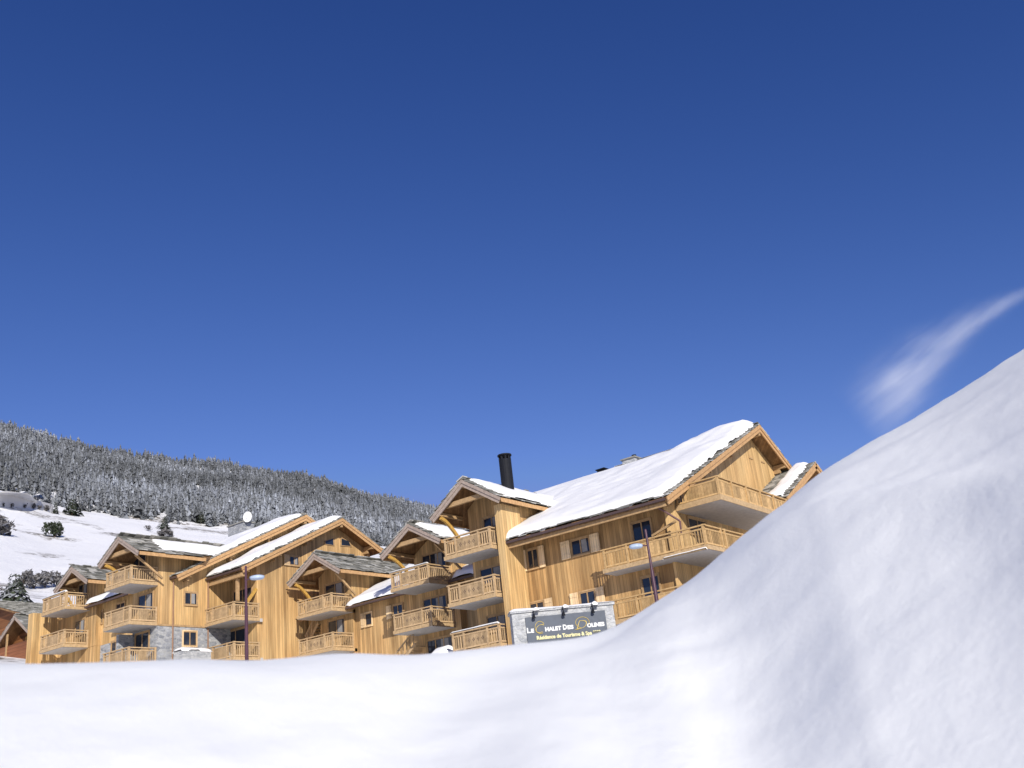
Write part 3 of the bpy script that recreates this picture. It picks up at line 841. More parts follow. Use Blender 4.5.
# ================================================================== left-hand chalet
R4 = empty('chalet', (-67, 41, 9))
tag(R4, 'left-hand chalet on a grey stone base, with stepped balconies under two stone-slab gables', 'chalet')
EG, RG, BG = (42.4, 15.72), (54.6, 21.75), (58.6, 19.9)
XG = -62.3
MB().prism([(42.35, 12.2), (42.35, zroof(42.35, EG, RG)-.26), (54.6, 21.42), (58, zroof(58, BG, RG)-.3), (58, 12.2)], 'x', -77, XG).build('wall', M['larch_pale'], R4)
MB().prism([(42.35, 2), (42.35, 12.198), (58, 12.198), (58, 2)], 'x', -77, XG+.02).build('stone_base', M['stone'], R4)
MB().box(XG+.024, XG+.07, 41.45, 58, 12.17, 12.3).build('sill_board', M['beam'], R4)
big_roof(R4, -77.2, -61.5, EG, RG, BG, seed=24, snow_th=.42, wall_x=XG, purl=(.09, .4, .7), snow_xl=-72, snow_extra=lambda Uu, Vv, h: np.where(Vv < 3.4, -.2, h))
# stone-slab gable in front, bare slabs with a little snow
gable_front(R4, -66.06, -61.12, -63.6, 18.68, 17.1, 39.0, 41.4, 48.6, yb=(45.2, 44.6), snow='part', seed=7, wallx=(-65.4, XG-.012), wall_z0=12.22)
MB().box(-65.38, XG+.02, 41.42, 42.34, 2, 12.19).build('stone_base', M['stone'], R4)
for zt in (L3, L2, L1):
    balcony(R4, -65.45, -62.4, 39.25, 41.4, zt, solid=(.22, .8), carve=(zt == L3), ysolid=(.3, .65) if zt != L3 else None)
MB().box(-65.42, -65.15, 40.2, 41.41, 2, 12.0).build('pier', M['stone'], R4)
window(R4, 'y', 41.4, (139, 594, 153, 612), 2, curtain=True, door=True)
window(R4, 'y', 41.4, (136, 633, 149, 650), 2, door=True)
window(R4, 'y', 41.4, (133, 553, 146, 572), 2, door=True)
window(R4, 'x', XG, (184.5, 592.5, 196.5, 605), 2, curtain=True)
window(R4, 'x', XG+.02, (183, 631.5, 196, 646), 2, frame='shutter')
window(R4, 'y', 42.35, (117, 603, 125, 610), 2)
window(R4, 'y', 42.35, (96, 612, 103, 624), 2, shutters=('l',))
window(R4, 'y', 42.33, (112, 641, 121, 651), 2)
window(R4, 'y', 42.33, (94, 648, 99, 660), 2, shutters=('l',))
# low eave strip between the two gables, with its snow
U, V, N, Ls = slope((0, *EG), (0, *RG), (1, 0, 0))
e0 = (41.35, EG[1]-(EG[0]-41.35)*(RG[1]-EG[1])/(RG[0]-EG[0]))
mb = MB().prism([e0, (EG[0]+.2, zroof(EG[0]+.2, EG, RG)-.005), (EG[0]+.2, zroof(EG[0]+.2, EG, RG)-.23), (e0[0], e0[1]-.22)], 'x', -71.6, -65.9)
ro = mb.build('roof', M['soffit'], R4)
vs, fs = snow_sheet(np.array((-71.7, *e0))+N*.03, U, V, N, 5.7, 6., .34, 41, .4, .12, .2)
mesh_obj('snow_cover', vs, fs, M['snow'], ro, True)
MB().beam((-71.6, e0[0]-.06, e0[1]-.12), (-65.9, e0[0]-.06, e0[1]-.12), .12, .13).build('gutter', M['gutter'], ro)
# small far-left gable bay
gable_front(R4, -74.5, -69.9, -72.15, 18.4, 16.95, 40.4, 41.9, 47.8, yb=(45, 44.9), snow=None, seed=9, fascia='fascia_grey', wallx=(-74.0, -71.0), wall_z0=12.2, brace_sides=('l',))
MB().box(-76.4, -71.02, 41.93, 42.6, 2, 15.3).build('wall', M['larch'], R4)
MB().box(-76.95, -76.3, 39.75, 42.3, 2, 15.45).build('wall', M['larch_pale'], R4)
for zt in (L3, L2):
    balcony(R4, -75.3, -72.0, 39.95, 41.9, zt, carve=False, solid=(.2, .8), snow=(zt == L3), left=(zt == L3))
window(R4, 'y', 41.9, (79, 584, 88, 598), 2, curtain=True, door=True)
window(R4, 'y', 41.9, (76, 620, 85, 634), 2, curtain=True, door=True)
for (px, z0, z1, yy) in ((172.2, 9, 15.4, 42.55), (206.4, 9, 16.2, 45.5)):
    MB().cyl((XG+.12, yy, z0), (XG+.12, yy, z1), .05, .05, 8).build('downpipe', M['pipe_pale'], R4)
# stone stack behind the ridge
p = onY(241, 527, 57.3)
st = MB().box(p[0]-1.1, p[0]+1.1, p[1]-.6, p[1]+.6, p[2]-2.2, p[2]+.15).build('chimney', M['stone'], R4)
MB().box(p[0]-1.2, p[0]+1.2, p[1]-.7, p[1]+.7, p[2]+.152, p[2]+.26).build('chimney_cap', M['lauze'], st)
DISHP = p

# satellite dish on that stack
d0 = onY(247.5, 517, 57.0)
D = empty('satellite_dish', (d0[0], d0[1], DISHP[2]+.26))
tag(D, 'white satellite dish on a short mast above the grey chimney stack', 'satellite dish')
ax = np.array((.62, -.70, .35)); ax /= np.linalg.norm(ax)
sd = np.cross(ax, (0, 0, 1)); sd /= np.linalg.norm(sd); u2 = np.cross(sd, ax)
vs, fs = [], []
nr_, na_ = 6, 28
for i in range(nr_+1):
    rr_ = i/nr_
    for k in range(na_):
        a = 2*math.pi*k/na_
        vs.append(d0+(sd*math.cos(a)*.38+u2*math.sin(a)*.58)*rr_+ax*(.16*rr_*rr_-.12))
for i in range(nr_):
    for k in range(na_): fs.append((i*na_+k, i*na_+(k+1) % na_, (i+1)*na_+(k+1) % na_, (i+1)*na_+k))
o = mesh_obj('reflector', vs, fs, M['dish'], D, True)
sm = o.modifiers.new('thick', 'SOLIDIFY'); sm.thickness = .03
MB().cyl((d0[0], d0[1]+.12, DISHP[2]+.262), d0-ax*.13, .04, .04, 8).build('mast', M['black'], D)
MB().cyl(d0-u2*.5+ax*.04, d0+ax*.5, .015, .015, 6).cyl(d0+ax*.46, d0+ax*.56, .035, .035, 8).build('feed_arm', M['dish'], D)

# ================================================================== far-left red chalet
p = onY(15, 616, 46.)
R5 = empty('chalet', (p[0], 46, 12))
tag(R5, 'small dark red and orange timber chalet at the far left edge', 'chalet')
xa, za = p[0], p[2]
xl, xr, ze = xa-3.4, xa+2.3, za-2.3
xr = xa+3.0
zq = lambda x: za-(za-ze)*abs(x-xa)/(3.4 if x < xa else 3.4)
mb = MB().prism([(xl, zq(xl)), (xa, za), (xr, zq(xr)), (xr, zq(xr)-.15), (xa, za-.17), (xl, zq(xl)-.15)], 'y', 46.05, 54)
ro = mb.build('roof', M['soffit'], R5)
bb = MB()
for xe in (xl, xr):
    bb.beam((xe, 46, zq(xe)-.14), (xa, 46, za-.14), .08, .26, (0, 0, 1)).mark()
bb.build_each('bargeboard', M['fascia_grey'], ro)
tl = MB()
for xe in (xl, xr):
    U, V, N, Ls = slope((xe, 46, zq(xe)), (xa, 46, za), (0, 1, 0)); slab_tiles(tl, (xe, 46, zq(xe)+.01), U, V, N, 8, Ls, 90+int(xe > xa))
tl.build('stone_slabs', M['lauze'], ro)
U, V, N, Ls = slope((xl, 46, zq(xl)), (xa, 46, za), (0, 1, 0))
vs, fs = snow_sheet(np.array((xl, 45.98, zq(xl)))+N*.08, U, V, N, .7, Ls, .16, 3, .12, .05, .1)
mesh_obj('snow_cover', vs, fs, M['snow'], ro, True)
MB().prism([(xl+.6, 4), (xl+.6, zq(xl+.6)-.17), (xa, za-.2), (xr-.5, zq(xr-.5)-.17), (xr-.5, 4)], 'y', 47.4, 53.6).build('wall', M['brown_log'], R5)
MB().box(xl-4, xr-.4, 46.3, 46.42, za-4.6, za-2.45).build('parapet', M['red_wood'], R5)
MB().box(xl-5, xl+.59, 47.42, 53, za-6, zq(xl)-.35).build('wall', M['brown_log'], R5)
MB().box(xr-.52, xr-.38, 46.2, 46.34, za-6, zq(xr-.45)-.2).mark().box(xa-1.75, xa-1.6, 46.2, 46.34, za-4.6, zq(xa-1.7)-.2).build_each('post', M['beam'], R5)
MB().box(xa-.5, xa+.95, 47.36, 47.398, za-3.3, za-1.75).build('door', M['beam_gold'], R5)
# taller slab roof behind it
qa, qb = onY(-26, 600, 55.), onY(35, 617, 55.)
dx_ = qb[0]-qa[0]
mb = MB().prism([(qa[0]-dx_, qb[2]), (qa[0], qa[2]), (qb[0], qb[2]), (qb[0], qb[2]-.2), (qa[0], qa[2]-.22), (qa[0]-dx_, qb[2]-.2)], 'y', 55, 63)
ro = mb.build('roof', M['soffit'], R5)
U, V, N, Ls = slope((qb[0], 55, qb[2]), (qa[0], 55, qa[2]), (0, 1, 0))
tl = MB(); slab_tiles(tl, (qb[0], 55, qb[2]+.01), U, V, N, 8, Ls, 95); tl.build('stone_slabs', M['lauze'], ro)
MB().prism([(qa[0]-dx_*.8, 4), (qa[0]-dx_*.8, qb[2]-.1), (qa[0], qa[2]-.3), (qb[0]-.9, qb[2]-.1), (qb[0]-.9, 4)], 'y', 56, 62.5).build('wall', M['brown_log'], R5)

# ================================================================== entrance sign
SD = 40.
az, el = azel(565, 629)
sx, sy = polar(az, SD); sx, sy = float(sx), float(sy)
yaw = math.radians(az)
nrm = np.array([-math.sin(yaw)*_r[0]-math.cos(yaw)*_f[0], -math.sin(yaw)*_r[1]-math.cos(yaw)*_f[1], 0])     # to the camera
ta = math.radians(10)   # turned a little to the right
rt = np.array([-nrm[1], nrm[0], 0])
if rt@RI < 0: rt = -rt
nS = nrm*math.cos(ta)+rt*math.sin(ta); uS = rt*math.cos(ta)-nrm*math.sin(ta); zS = np.array([0, 0, 1.])
dd = ray(565, 629); ctr = dd/math.hypot(dd[0], dd[1])*SD
SG = empty('entrance_sign', (ctr[0], ctr[1], ctr[2]-1.2))
tag(SG, 'grey stone entrance sign wall with dark slate board and pale lettering beside the snow bank', 'sign')
pxm = SD/ (F*math.cos(PI_))*1.02       # metres per photo pixel at the sign, roughly
W2 = 52.5*SD/F*1.03
kS = SD/F/ (ctr@FW/np.linalg.norm(ctr)) * (np.linalg.norm(ctr)/SD) * (ctr@FW)/SD if False else (ctr@FW)/F
hw = 52.0*kS
top, bot = 19.6*kS, -1.6
MB().frame_box(ctr, uS, zS, nS, -hw, hw, bot, top, -.75, 0).build('stone_pier', M['stone_pale'], SG)
MB().frame_box(ctr, uS, zS, nS, -hw-.06, hw+.06, top+.002, top+.09, -.8, .06).build('coping', M['stone_pale'], SG)
P0 = ctr-uS*(hw+.1)+zS*(top+.09)-nS*.82
vs, fs = snow_sheet(P0, uS, nS, zS, 2*hw+.2, .9, .10, 8, .2, .12, .08, .02); mesh_obj('snow_cap', vs, fs, M['snow'], SG, True)
pl0, pl1 = -hw+13.0*kS, hw-9.5*kS
MB().frame_box(ctr, uS, zS, nS, pl0, pl1, -14.0*kS, 14.6*kS, .004, .06).build('panel', M['panel'], SG)
Mrot = Matrix((uS, zS, nS)).transposed()
def text(body, u, v, size, mat, name, shear=0., bold=.0, width=None):
    cu = bpy.data.curves.new(name, 'FONT'); cu.body = body; cu.size = size; cu.extrude = .008; cu.shear = shear; cu.offset = bold
    cu.resolution_u = 4
    o = bpy.data.objects.new(name, cu); C.objects.link(o)
    dg = bpy.context.evaluated_depsgraph_get()
    me = bpy.data.meshes.new_from_object(o.evaluated_get(dg)); C.objects.unlink(o); bpy.data.objects.remove(o)
    vs = np.array([v_.co for v_ in me.vertices]); fs = [tuple(p_.vertices) for p_ in me.polygons]
    w0 = vs[:, 0].max()-vs[:, 0].min()
    sc_ = 1. if width is None else width/w0
    base = ctr+uS*u+zS*v+nS*.07
    W = base+np.outer((vs[:, 0]-vs[:, 0].min())*sc_, uS)+np.outer(vs[:, 1], zS)+np.outer(vs[:, 2], nS)
    bpy.data.meshes.remove(me)
    return mesh_obj(name, W, fs, mat, SG)
def sgn(px): return (px-565)*kS*1.005
def tline(x): return  (0.4*kS)
b1 = -.6*kS
text('L', sgn(526.5), b1, 6.6*kS, M['letters'], 'lettering', 0, .012, 3.6*kS); text('E', sgn(530.6), b1, 5.0*kS, M['letters'], 'lettering', 0, .012, 3.0*kS)
text('C', sgn(535.3), b1-1.2*kS, 12.5*kS, M['gold'], 'lettering', .35, -.012, 9.0*kS)
text('HALET', sgn(544.8), b1, 5.2*kS, M['letters'], 'lettering', 0, .012, 16.4*kS)
text('D', sgn(562.8), b1, 6.6*kS, M['letters'], 'lettering', 0, .012, 4.0*kS); text('ES', sgn(567.3), b1, 5.0*kS, M['letters'], 'lettering', 0, .012, 6.2*kS)
text('D', sgn(576.5), b1-1.0*kS, 12.5*kS, M['gold'], 'lettering', .35, -.012, 11.0*kS)
text('OLINES', sgn(587.3), b1, 5.2*kS, M['letters'], 'lettering', 0, .012, 17.8*kS)
text('Résidence de Tourisme & Spa ****', sgn(535.5), b1-7.4*kS, 5.0*kS, M['yellow'], 'lettering', 0, .008, 65*kS)
fl = MB()
for cx, cy, rx, ry, a0, a1 in ((540, 1.2, 5.0, 6.0, .5, 5.2), (583, 2.2, 7.0, 5.4, -.6, 4.4)):
    pts = [ctr+uS*(sgn(cx)+rx*kS*math.cos(a))+zS*(b1+(cy+3)*kS+ry*kS*math.sin(a))+nS*.072 for a in np.linspace(a0, a1, 16)]
    fl.tube(pts, .012, 5)
fl.tube([ctr+uS*(sgn(575)+i*.75*kS)+zS*(b1-1.0*kS-(.4*math.sin(i*.8))*kS)+nS*.072 for i in range(7)], .012, 5)
fl.build('flourish', M['gold'], SG)
for lx in (534.5, 564.5, 594.5):
    b = sgn(lx)
    q = lambda u, v, n: ctr+uS*(b+u)+zS*v+nS*n
    l = MB().tube([q(0, top-.02, .02), q(0, top+.02, .16), q(0, top-.1, .24)], .014, 6)
    l.cyl(q(0, top-.1, .24), q(0, top-.27, .18), .025, .075, 12)
    lo = l.build('lamp', M['black'], SG)
    sb = MB()
    vs, fs = snow_sheet(q(-.02, top+.06, -.02), uS, nS, zS, .26, .34, .12, int(lx), .14, .05, .05, .05); mesh_obj('snow_cap', vs, fs, M['snow'], lo, True)

# ================================================================== street lamps
def street_lamp(label, dist, top_px, foot_px, arm_px, head_px, head_len):
    a_, e_ = azel(*top_px); d = ray(*top_px); tp = d/math.hypot(d[0], d[1])*dist
    gz = float(far_z(np.array(a_), np.array(dist)))
    R = empty('street_lamp', (tp[0], tp[1], gz-.3)); tag(R, label, 'street lamp')
    h = tp[2]
    k = (tp@FW)/F
    mb = MB().cyl((tp[0], tp[1], gz-.3), (tp[0], tp[1], gz+1.0), .085, .08, 14).cyl((tp[0], tp[1], gz+1.0), (tp[0], tp[1], h-1.4), .066, .055, 14).cyl((tp[0], tp[1], h-1.4), (tp[0], tp[1], h-.03), .045, .04, 14).cyl((tp[0], tp[1], h-.03), (tp[0], tp[1], h), .045, .02, 14)
    mb.build('pole', M['lamp_pole'], R)
    lat = np.array([RI[0], RI[1], 0]); lat /= np.linalg.norm(lat)
    dz = -(arm_px[1]-top_px[1])*k*1.02
    s = 1 if head_px[0] > top_px[0] else -1
    pa = tp+np.array([0, 0, dz])
    hx = s*abs(head_px[0]-arm_px[0])*k
    hz = -(head_px[1]-arm_px[1])*k - (hx*math.tan(RO))*0
    hc = pa+lat*hx+np.array([0, 0, hz])
    MB().tube([pa, pa+lat*(hx-s*head_len*.42)*.6+np.array([0, 0, hz*.3]), hc-lat*s*head_len*.40+np.array([0, 0, -.0])], .022, 8).build('arm', M['lamp_pole'], R)
    # flattened disc head: metal shell above, pale bowl below
    fw_ = np.array([-lat[1], lat[0], 0])
    def disc(z0s, rs, nm, mat):
        vs, fs = [], []
        n = 20
        for z_, r_ in zip(z0s, rs):
            for i in range(n):
                a = 2*math.pi*i/n
                vs.append(hc+lat*math.cos(a)*r_*head_len/2+fw_*math.sin(a)*r_*head_len*.36+np.array([0, 0, z_]))
        for j in range(len(rs)-1):
            for i in range(n): fs.append((j*n+i, j*n+(i+1) % n, (j+1)*n+(i+1) % n, (j+1)*n+i))
        fs.append(tuple(range(n-1, -1, -1))); fs.append(tuple(range((len(rs)-1)*n, len(rs)*n)))
        mesh_obj(nm, vs, fs, mat, R, True)
    disc((-.09, -.075, -.03, .0), (.55, .85, 1., 1.), 'lamp_bowl', M['lamp_glass'])
    disc((.002, .03, .06), (1.03, .95, .6), 'lamp_hood', M['lamp_glass'])
street_lamp('slim purple-brown street lamp in front of the tall gable chalet', 36, (245.8, 566), (249, 660), (247, 580), (258, 578), .52)
street_lamp('slim purple-brown street lamp in front of the right-hand chalet, head to its left', 33, (645.3, 529), (655, 606), (646.5, 545.5), (634.5, 544.5), .46)

# ================================================================== snow heaps and low wall in front of the chalets
def heap(label, x, y, rx, ry, h, seed, z=None):
    n = 20; vs, fs = [], []
    zz = z
    for i in range(n+1):
        for j in range(n+1):
            u, v = i/n*2-1, j/n*2-1
            d = math.hypot(u, v)
            hh = h*max(0, 1-d**2.2)*(1+.15*float(fbm(np.array(u*2+seed), np.array(v*2), 3, seed)))
            vs.append((x+u*rx, y+v*ry, zz+hh if d < 1 else zz-.3))
    for i in range(n):
        for j in range(n): fs.append((i*(n+1)+j, (i+1)*(n+1)+j, (i+1)*(n+1)+j+1, i*(n+1)+j+1))
    c = sum(np.array(v) for v in vs)/len(vs)
    o = mesh_obj('snow_heap', [(a-x, b-y, c_-zz) for a, b, c_ in vs], fs, M['snow'], None, True); o.location = (x, y, zz)
    return tag(o, label, 'snow heap')
q = onY(443, 652, 46.5); heap('rounded snow heap at the foot of the middle balconies', q[0], 46.5, 1.5, 1.2, 1.5, 3, q[2]-1.1)
q = onX(185, 652, -60.6); 
wl = MB().box(-61.2, -60.2, 42.0, 44.3, q[2]-3, q[2]+.05)
LW = wl.build('low_wall', M['stone_pale']); LW.location = (0, 0, 0)
tag(LW, 'pale low stone wall with snow on top below the stone base', 'wall')
vs, fs = snow_sheet((-61.25, 41.9, q[2]+.05), (1, 0, 0), (0, 1, 0), (0, 0, 1), 1.1, 2.5, .25, 6, .25, .1, .1); mesh_obj('snow_cap', vs, fs, M['snow'], LW, True)

# ================================================================== trees
def face_attr(me, vals):
    at = me.attributes.new('frost', 'FLOAT', 'FACE'); at.data.foreach_set('value', np.asarray(vals, 'f'))
def tri_mesh(name, V, mat, frost, parent=None):
    n = len(V)
    me = bpy.data.meshes.new(name)
    me.vertices.add(n*3); me.vertices.foreach_set('co', V.astype('f').ravel())
    me.loops.add(n*3); me.loops.foreach_set('vertex_index', np.arange(n*3, dtype='i'))
    me.polygons.add(n); me.polygons.foreach_set('loop_start', (np.arange(n)*3).astype('i')); me.polygons.foreach_set('loop_total', np.full(n, 3, 'i'))
    me.update(calc_edges=True)
    face_attr(me, frost); me.materials.append(mat)
    o = bpy.data.objects.new(name, me); C.objects.link(o)
    if parent is not None: o.parent = parent
    return o
def conifer_tris(base, h, rad, n, g, low=.08):
    """drooping sprays on a cone; base (k,3) arrays -> (k*n,3,3)"""
    k = len(base)
    t = low+(1-low)*(1-np.sqrt(g.random((k, n))))       # more low down
    a = g.random((k, n))*2*np.pi
    lob = 1+.25*np.sin(a*3+g.random((k, 1))*6)
    r0 = rad[:, None]*(1-t)**.85*lob*(.35+.65*g.random((k, n)))
    z = h[:, None]*t
    s = rad[:, None]*(.22+.34*g.random((k, n)))*(1-t*.6)
    ca, sa = np.cos(a), np.sin(a)
    c = np.stack([ca*r0, sa*r0, z], -1)+base[:, None]
    out = np.stack([ca, sa, -.35-.3*g.random((k, n))], -1)
    side = np.stack([-sa, ca, .3*(g.random((k, n))-.5)], -1)
    up = np.array([0, 0, 1.])
    p0 = c-side*s[..., None]*.6+up*s[..., None]*.25
    p1 = c+side*s[..., None]*.6+up*s[..., None]*.25
    p2 = c+out*s[..., None]*1.0
    return np.stack([p0, p1, p2], 2).reshape(-1, 3, 3)
def build_forest():
    g = np.random.default_rng(5)
    N = 30000
    az = g.uniform(-31.5, 12, N); r = np.sqrt(g.uniform(RF**2, (RT+25)**2, N))
    off = fbm(az/1.3, az*0+3, 3, 7)*26
    x, y = polar(az, r)
    dens = fbm(x/40, y/40, 4, 19)
    hole = (r > 600) & (fbm(x/17, y/20, 2, 77) > .33)
    keep = (r > RF+6+off) & ~hole & (g.random(N) < .75+dens*.5)
    az, r, x, y = az[keep], r[keep], x[keep], y[keep]
    z = far_z(az, r)
    k = len(az)
    h = g.uniform(5.0, 9.5, k)*(1+.25*dens[keep])*np.where(g.random(k) < .05, 1.3, 1); rad = h*g.uniform(.17, .27, k)
    n = 44
    nt_, ns_ = 4, 6
    base = np.stack([x, y, z-.3], -1)
    tl = (np.arange(nt_)+.0)/nt_
    zt0 = h[:, None]*(.06+.94*tl[None])                       # skirt hem
    zt1 = np.minimum(zt0+h[:, None]*(.34-.1*tl[None]), h[:, None])
    rt_ = rad[:, None]*(1-tl[None])**.85*g.uniform(.8, 1.2, (k, nt_))
    an = (np.arange(ns_)/ns_*2*np.pi)[None, None]+g.random((k, nt_, 1))*6
    rj = rt_[..., None]*g.uniform(.3, 1.3, (k, nt_, ns_)); zj = zt0[..., None]-rj*g.uniform(-.6, .9, (k, nt_, ns_))
    hem = np.stack([np.cos(an)*rj, np.sin(an)*rj, zj], -1)
    apx = np.zeros((k, nt_, ns_, 3)); apx[..., 2] = zt1[..., None]
    T = np.stack([apx, hem, np.roll(hem, -1, 2)], 3).reshape(k, nt_*ns_, 3, 3)+base[:, None, None]
    n2 = 30
    T2 = conifer_tris(base, h, rad*1.05, n2, g).reshape(k, n2, 3, 3)
    T = np.concatenate([T, T2], 1); n = nt_*ns_+n2; T = T.reshape(-1, 3, 3)
    tone = np.clip(.48+fbm(x/60, y/60, 3, 5)*.35+g.normal(0, .10, k)-.2*(g.random(k) < .12), .03, .8)
    fr = np.clip(tone[:, None]+g.normal(0, .1, (k, n)), 0, 1).ravel()
    o = tri_mesh('forest', T, M['forest'], fr)
    tag(o, 'grey frosted conifer forest covering the hill behind the chalets', 'forest', None, 'stuff')
build_forest()

def conifer(label, pos, h, rad, seed, n=420, mat='fir', tone=.3, group=None):
    g = np.random.default_rng(seed)
    R = empty('conifer_tree', tuple(pos)); tag(R, label, 'tree', group)
    T = conifer_tris(np.zeros((1, 3)), np.array([h]), np.array([rad]), n, g, .04)
    ctrs = T.mean(1, keepdims=True)
    T = ctrs+(T-ctrs)*.62
    tri_mesh('crown', T, M[mat], np.clip(g.normal(tone, .25, n), 0, 1), R)
    m = MB(); m.cyl((0, 0, -.5), (0, 0, h*.9), h*.02+.05, .02, 7)
    o = mesh_obj('trunk', m.v, m.f, M['bark']); o.parent = R
def bush(label, pos, w, h, seed, n=500, mat='shrub', tone=.3, name='shrub', cat='shrub', group=None):
    g = np.random.default_rng(seed)
    R = empty(name, tuple(pos)); tag(R, label, cat, group)
    k = 9
    cc = np.stack([g.normal(0, .25, k)*w, g.normal(0, .25, k)*w, h*(.3+.45*g.random(k))], -1)
    rr = np.stack([np.full(k, w*.26)]*2+[np.full(k, h*.27)], -1)*g.uniform(.7, 1.2, (k, 1))
    i = g.integers(0, k, n)
    d = g.normal(0, 1, (n, 3)); d /= np.linalg.norm(d, axis=1, keepdims=True)
    c = cc[i]+d*rr[i]*g.uniform(.5, 1.05, (n, 1)); c[:, 2] = np.maximum(c[:, 2], .02)
    s = (w+h)*.055
    T = c[:, None]+g.normal(0, s, (n, 3, 3))
    T[:, :, 2] = np.maximum(T[:, :, 2], -.1)
    tri_mesh('foliage', T, M[mat], np.clip(g.normal(tone, .25, n), 0, 1), R)
    m = MB()
    for q_ in range(4):
        a = q_*1.6; m.cyl((0, 0, -.3), (math.cos(a)*w*.2, math.sin(a)*w*.2, h*.6), .03*h/2+.03, .02, 6)
    o = mesh_obj('stem', m.v, m.f, M['bark']); o.parent = R
def px_size(r): return r/F*1.02
def tree_at(kind, label, px, py, wpx, hpx, seed, **kw):
    p, r = hill_at(px, py); k = px_size(r)
    if kind == 'c': conifer(label, p, hpx*k, wpx*k/2, seed, **kw)
    else: bush(label, p, wpx*k, hpx*k, seed, **kw)
tree_at('c', 'broad green conifer standing in front of the forest edge above the snowfield', 72, 515.5, 17, 18, 11, tone=.38)
tree_at('c', 'narrow green conifer at the corner of the forest, left of the broad one', 55, 514, 8, 12, 12, tone=.35)
tree_at('c', 'green conifer at the forest edge just above the left chalet roofs', 201, 524, 11, 14, 13, tone=.4)
tree_at('c', 'small frosted conifer alone on the snow above the left chalet', 164, 530, 13, 14, 14, tone=.55)
tree_at('b', 'low bare bush at the foot of the small frosted conifer', 163, 537, 18, 6, 15, tone=.5)
tree_at('b', 'tiny bare bush on the snow left of the small frosted conifer', 148, 531, 5, 6, 16, n=160, tone=.5)
tree_at('b', 'dark rounded bush alone in the middle of the snowfield', 55, 537, 12, 15, 17, mat='fir', tone=.45)
tree_at('b', 'dark bush at the left edge of the snowfield', -5, 534.5, 18, 16, 18, mat='shrub', tone=.35)
tree_at('c', 'large dark conifer behind the far-left chalet roof', 13, 612, 34, 36, 19, n=620, tone=.74)
for k_, (bx_, by_, w_, h_) in enumerate(((22, 589, 13, 15), (34, 588.5, 13, 13), (45, 588, 12, 14), (57, 587, 13, 13), (68, 586.5, 13, 12))):
    tree_at('b', 'bare grey bush in the snowy hedge band behind the far-left gable', bx_, by_, w_, h_, 30+k_, n=260, tone=.5, group='bushes in the hedge band across the snow')

# retaining wall below the parking place and two snowy parked cars
wp = []
for (wx, wy) in ((-14, 506), (8, 507), (30, 507), (53, 508.5)):
    wp.append(hill_at(wx, wy))
wx_ = np.array((-14., 8., 30., 53.)); wr_ = np.array([q_[1] for q_ in wp])
k1, k0 = np.polyfit(wx_, wr_, 1)
off_ = max(0., float(np.max(k0+k1*wx_-wr_)))
wall_r = lambda x_: k0+k1*x_-off_-.6
for i_, (wx, wy) in enumerate(((-14, 506), (8, 507), (30, 507), (53, 508.5))):
    rm_ = float(wall_r(wx))
    xw_, yw_ = polar(azel(wx, wy)[0], rm_)
    wp[i_] = np.array([float(xw_), float(yw_), rm_*math.tan(math.radians(azel(wx, wy)[1]))])
for k_, (bx_, by_, w_, h_) in enumerate(((3, 507.5, 3.5, 5), (11, 507.5, 3.5, 5), (25, 507, 3, 4), (34, 507.5, 4, 5.5), (40, 507, 3, 5), (47, 508, 5, 7))):
    a_, r_ = azel(bx_, by_)[0], float(wall_r(bx_))-1.6
    xs_, ys_ = polar(a_, r_); ks_ = px_size(r_)
    bush('small bare shrub in the row along the foot of the retaining wall', (float(xs_), float(ys_), float(far_z(np.array(a_), np.array(r_)))), w_*ks_, h_*ks_, 50+k_, n=140, tone=.3, group='shrubs along the retaining wall')
W = MB()
HT = []
for w_, (tx, ty) in zip(wp, ((-14, 493), (8, 495), (30, 498.5), (53, 504.5))):
    HT.append(math.hypot(w_[0], w_[1])*math.tan(math.radians(azel(tx, ty)[1]))-w_[2])
def perp(i):
    d_ = wp[i+1]-wp[i]; d_[2] = 0; d_ /= np.linalg.norm(d_)
    o_ = np.array([-d_[1], d_[0], 0]); return o_ if o_@_f > 0 else -o_
PO = [perp(0), perp(0)+perp(1), perp(1)+perp(2), perp(2)]
PO = [p_/np.linalg.norm(p_) for p_ in PO]
Z3 = np.array((0, 0, 1.))
for i in range(3):
    a_, b_ = wp[i], wp[i+1]
    W.add([a_-Z3*7, b_-Z3*7, b_-Z3*7+PO[i+1]*.6, a_-Z3*7+PO[i]*.6, a_+Z3*HT[i], b_+Z3*HT[i+1], b_+Z3*HT[i+1]+PO[i+1]*.6, a_+Z3*HT[i]+PO[i]*.6],
          [(0, 3, 2, 1), (4, 5, 6, 7), (0, 1, 5, 4), (1, 2, 6, 5), (2, 3, 7, 6), (3, 0, 4, 7)])
t = NT('pale_concrete', .85, .2); n_ = t.noise(t.obj, .8, 4)
M['wallpale'] = t.color(t.mix(n_, (.60, .575, .54), (.70, .675, .65)))
o = W.build('retaining_wall', M['wallpale']); tag(o, 'pale beige retaining wall below the forest at the top of the snowfield', 'wall')
